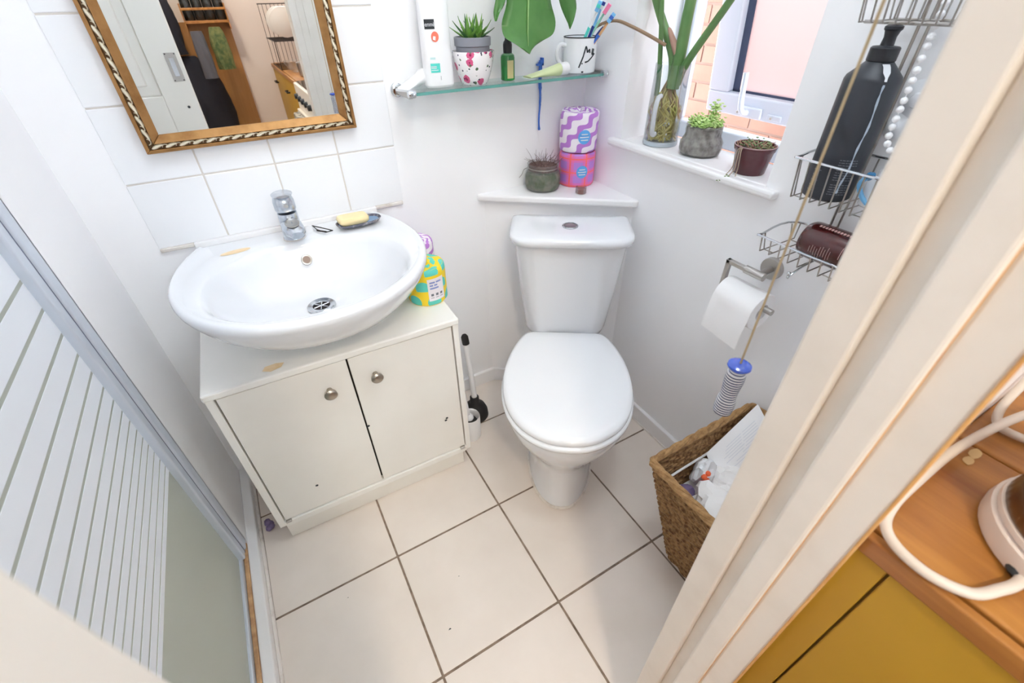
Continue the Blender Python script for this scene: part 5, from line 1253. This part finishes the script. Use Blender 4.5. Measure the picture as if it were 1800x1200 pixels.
# cooker, dish rack and coats, seen only in the mirror
ck = thing('cooker', (.70, -.465, 0), 'white cooker with black hob and a tea towel, reflected in the mirror', 'cooker')
MB().box(.385, -.722, .02, 1.0, -.208, .895).build('body', M['appliance'], ck, smooth=False, bevel=.006); MB().box(.40, -.70, .895, .98, -.23, .902).build('hob', M['oven_glass'], ck, smooth=False, bevel=.003)
od = MB().box(.368, -.712, .20, .385, -.218, .76).build('oven_door', M['appliance'], ck, smooth=False, bevel=.004); MB().box(.366, -.66, .30, .369, -.27, .66).build('oven_window', M['oven_glass'], od, smooth=False)
MB().tube([(.367, -.68, .74), (.345, -.68, .74), (.345, -.25, .74), (.367, -.25, .74)], .007, 8).build('door_rail', M['steel'], od)
for k in range(5): q = MB(); q.lathe([(.016, 0), (.014, .018), (.005, .02)], (0, 0, 0), 14); q.xf(Matrix.Translation((.385, -.66 + k * .1, .83)) @ Matrix.Rotation(-PI / 2, 4, 'Y')).build('control_knob', M['black_plastic'], ck)
tt = MB(); tt.box(.328, -.60, .46, .3365, -.40, .752); tt.box(.3535, -.60, .52, .362, -.40, .752); tt.box(.328, -.60, .7475, .362, -.40, .757)
o = tt.build('tea_towel', M['tea_towel'], None, bevel=.002); tag(o, 'grey patterned tea towel over the cooker rail', 'tea towel'); recenter(o)
dk = thing('dish_rack', (.58, -1.42, .90), 'tall wire dish rack at the far end of the worktop', 'dish rack')
for k in range(14): q = MB(); x = .40 + k * .0255; q.tube([(x, -1.60, .902), (x, -1.60, 1.25), (x, -1.62, 1.25)], .0018, 5); q.build('upright_wire', M['dark_metal'], dk)
q = MB()
for z in (.905, 1.06, 1.25): q.tube([(.395, -1.60, z), (.74, -1.60, z)], .003, 6)
for z in (.905, 1.06):
    for k in range(9): y = -1.59 + k * .045; q.tube([(.40, y, z), (.74, y, z)], .0018, 5)
    q.tube([(.40, -1.60, z), (.40, -1.22, z)], .003, 6); q.tube([(.74, -1.60, z), (.74, -1.22, z)], .003, 6)
for x in (.40, .74): q.tube([(x, -1.22, .903), (x, -1.22, 1.06)], .003, 6)
q.build('rack_frame', M['dark_metal'], dk)
for k in range(5):
    q = MB(); q.lathe([(.03, 0), (.05, .004), (.085, .012), (.0855, .014), (.05, .007), (.0, .004)], (0, 0, 0), 28, cap1=False); q.xf(Matrix.Translation((.505 + .03 * (k % 2), -1.54 + k * .05, 1.152)) @ Matrix.Rotation(math.radians(80), 4, 'X'))
    o = q.build('plate', M['plate'], None); tag(o, 'pale plate standing in the wire dish rack', 'plate', 'plates in the dish rack'); recenter(o)
q = MB(); q.lathe([(.035, 0), (.06, .015), (.085, .055), (.087, .062), (.082, .056), (.055, .018), (.0, .006)], (.49, -1.10, .9008), 32, cap1=False); o = q.build('mixing_bowl', M['jar_glass'], None); tag(o, 'clear glass bowl on the far worktop', 'bowl'); recenter(o)
q = MB(); q.lathe([(.06, 0), (.075, .006), (.08, .07), (.082, .072), (.077, .07), (.07, .008), (.0, .005)], (.53, -.88, .9008), 32, cap1=False); o = q.build('steel_pan', M['steel'], None); tag(o, 'steel saucepan on the far worktop', 'pan'); recenter(o)
# coat rail with coats, small wooden bottle shelf and camouflage cloth
wp = MB(); wp.box(-.62, -1.7495, 0, .20, -1.72, 1.16); o = wp.build('wood_panelling', M['tan_wood'], None, smooth=False); tag(o, 'tan wooden panel on the far kitchen wall', 'panel'); recenter(o)
bs = thing('bottle_shelf', (.075, -1.66, 1.14), 'small pine wall shelf holding dark bottles', 'shelf')
MB().box(-.06, -1.75, 1.155, .20, -1.60, 1.170).build('shelf_board', M['pine'], bs, smooth=False, bevel=.002); MB().box(-.06, -1.606, 1.225, .20, -1.598, 1.238).build('front_rail', M['pine'], bs, smooth=False, bevel=.002)
for x in (-.06, .194): MB().box(x, -1.75, 1.12, x + .006, -1.60, 1.26).build('shelf_end', M['pine'], bs, smooth=False)
for k in range(4):
    q = MB(); q.lathe([(.028, 0), (.030, .004), (.030, .15), (.012, .19), (.012, .235), (.010, .237)], (-.02 + k * .062, -1.66, 1.1705), 20); o = q.build('wine_bottle', M['bottle_dark'], None); tag(o, 'dark bottle standing on the small pine shelf', 'bottle', 'bottles on the pine shelf'); recenter(o)
def cloth(name, x0, x1, z0, z1, y, m, label, cat, dep=.07, seed=0, sh=.35):
    rnd = random.Random(seed); q = MB(); rings = []; n_ = 28
    for k in range(13):
        t = k / 12; w_ = (x1 - x0) / 2 * (sh + (1 - sh) * min(1, t * 2.6) ** .6); cx = (x0 + x1) / 2; z = z1 + (z0 - z1) * t
        rings.append([(cx + w_ * math.cos(a) * (1 + .05 * math.sin(a * 5 + k)), y + dep * (.45 + .55 * min(1, t * 2)) * math.sin(a) * (1 + .16 * math.sin(a * 7 + k * .5)), z) for a in [2 * PI * i / n_ for i in range(n_)]])
    q.loft(rings); o = q.build(name, m, None); tag(o, label, cat); return recenter(o)
cloth('coat', -.32, .05, .45, .98, -1.62, M['navy_cloth'], 'navy coat hanging on the far kitchen wall', 'coat', .08, 1)
cloth('jacket', -.40, -.10, .995, 1.44, -1.60, M['navy_cloth'], 'dark jacket hanging highest beside the bottle shelf', 'jacket', .09, 2)
cloth('bag', -.055, .025, .86, 1.12, -1.495, M['grey_cloth'], 'grey strap bag hanging under the pine shelf', 'bag', .03, 3, .8)
cloth('camouflage_cap', .045, .150, .90, 1.135, -1.57, M['camo'], 'green camouflage cloth hanging under the pine shelf', 'cloth', .05, 4, .6)
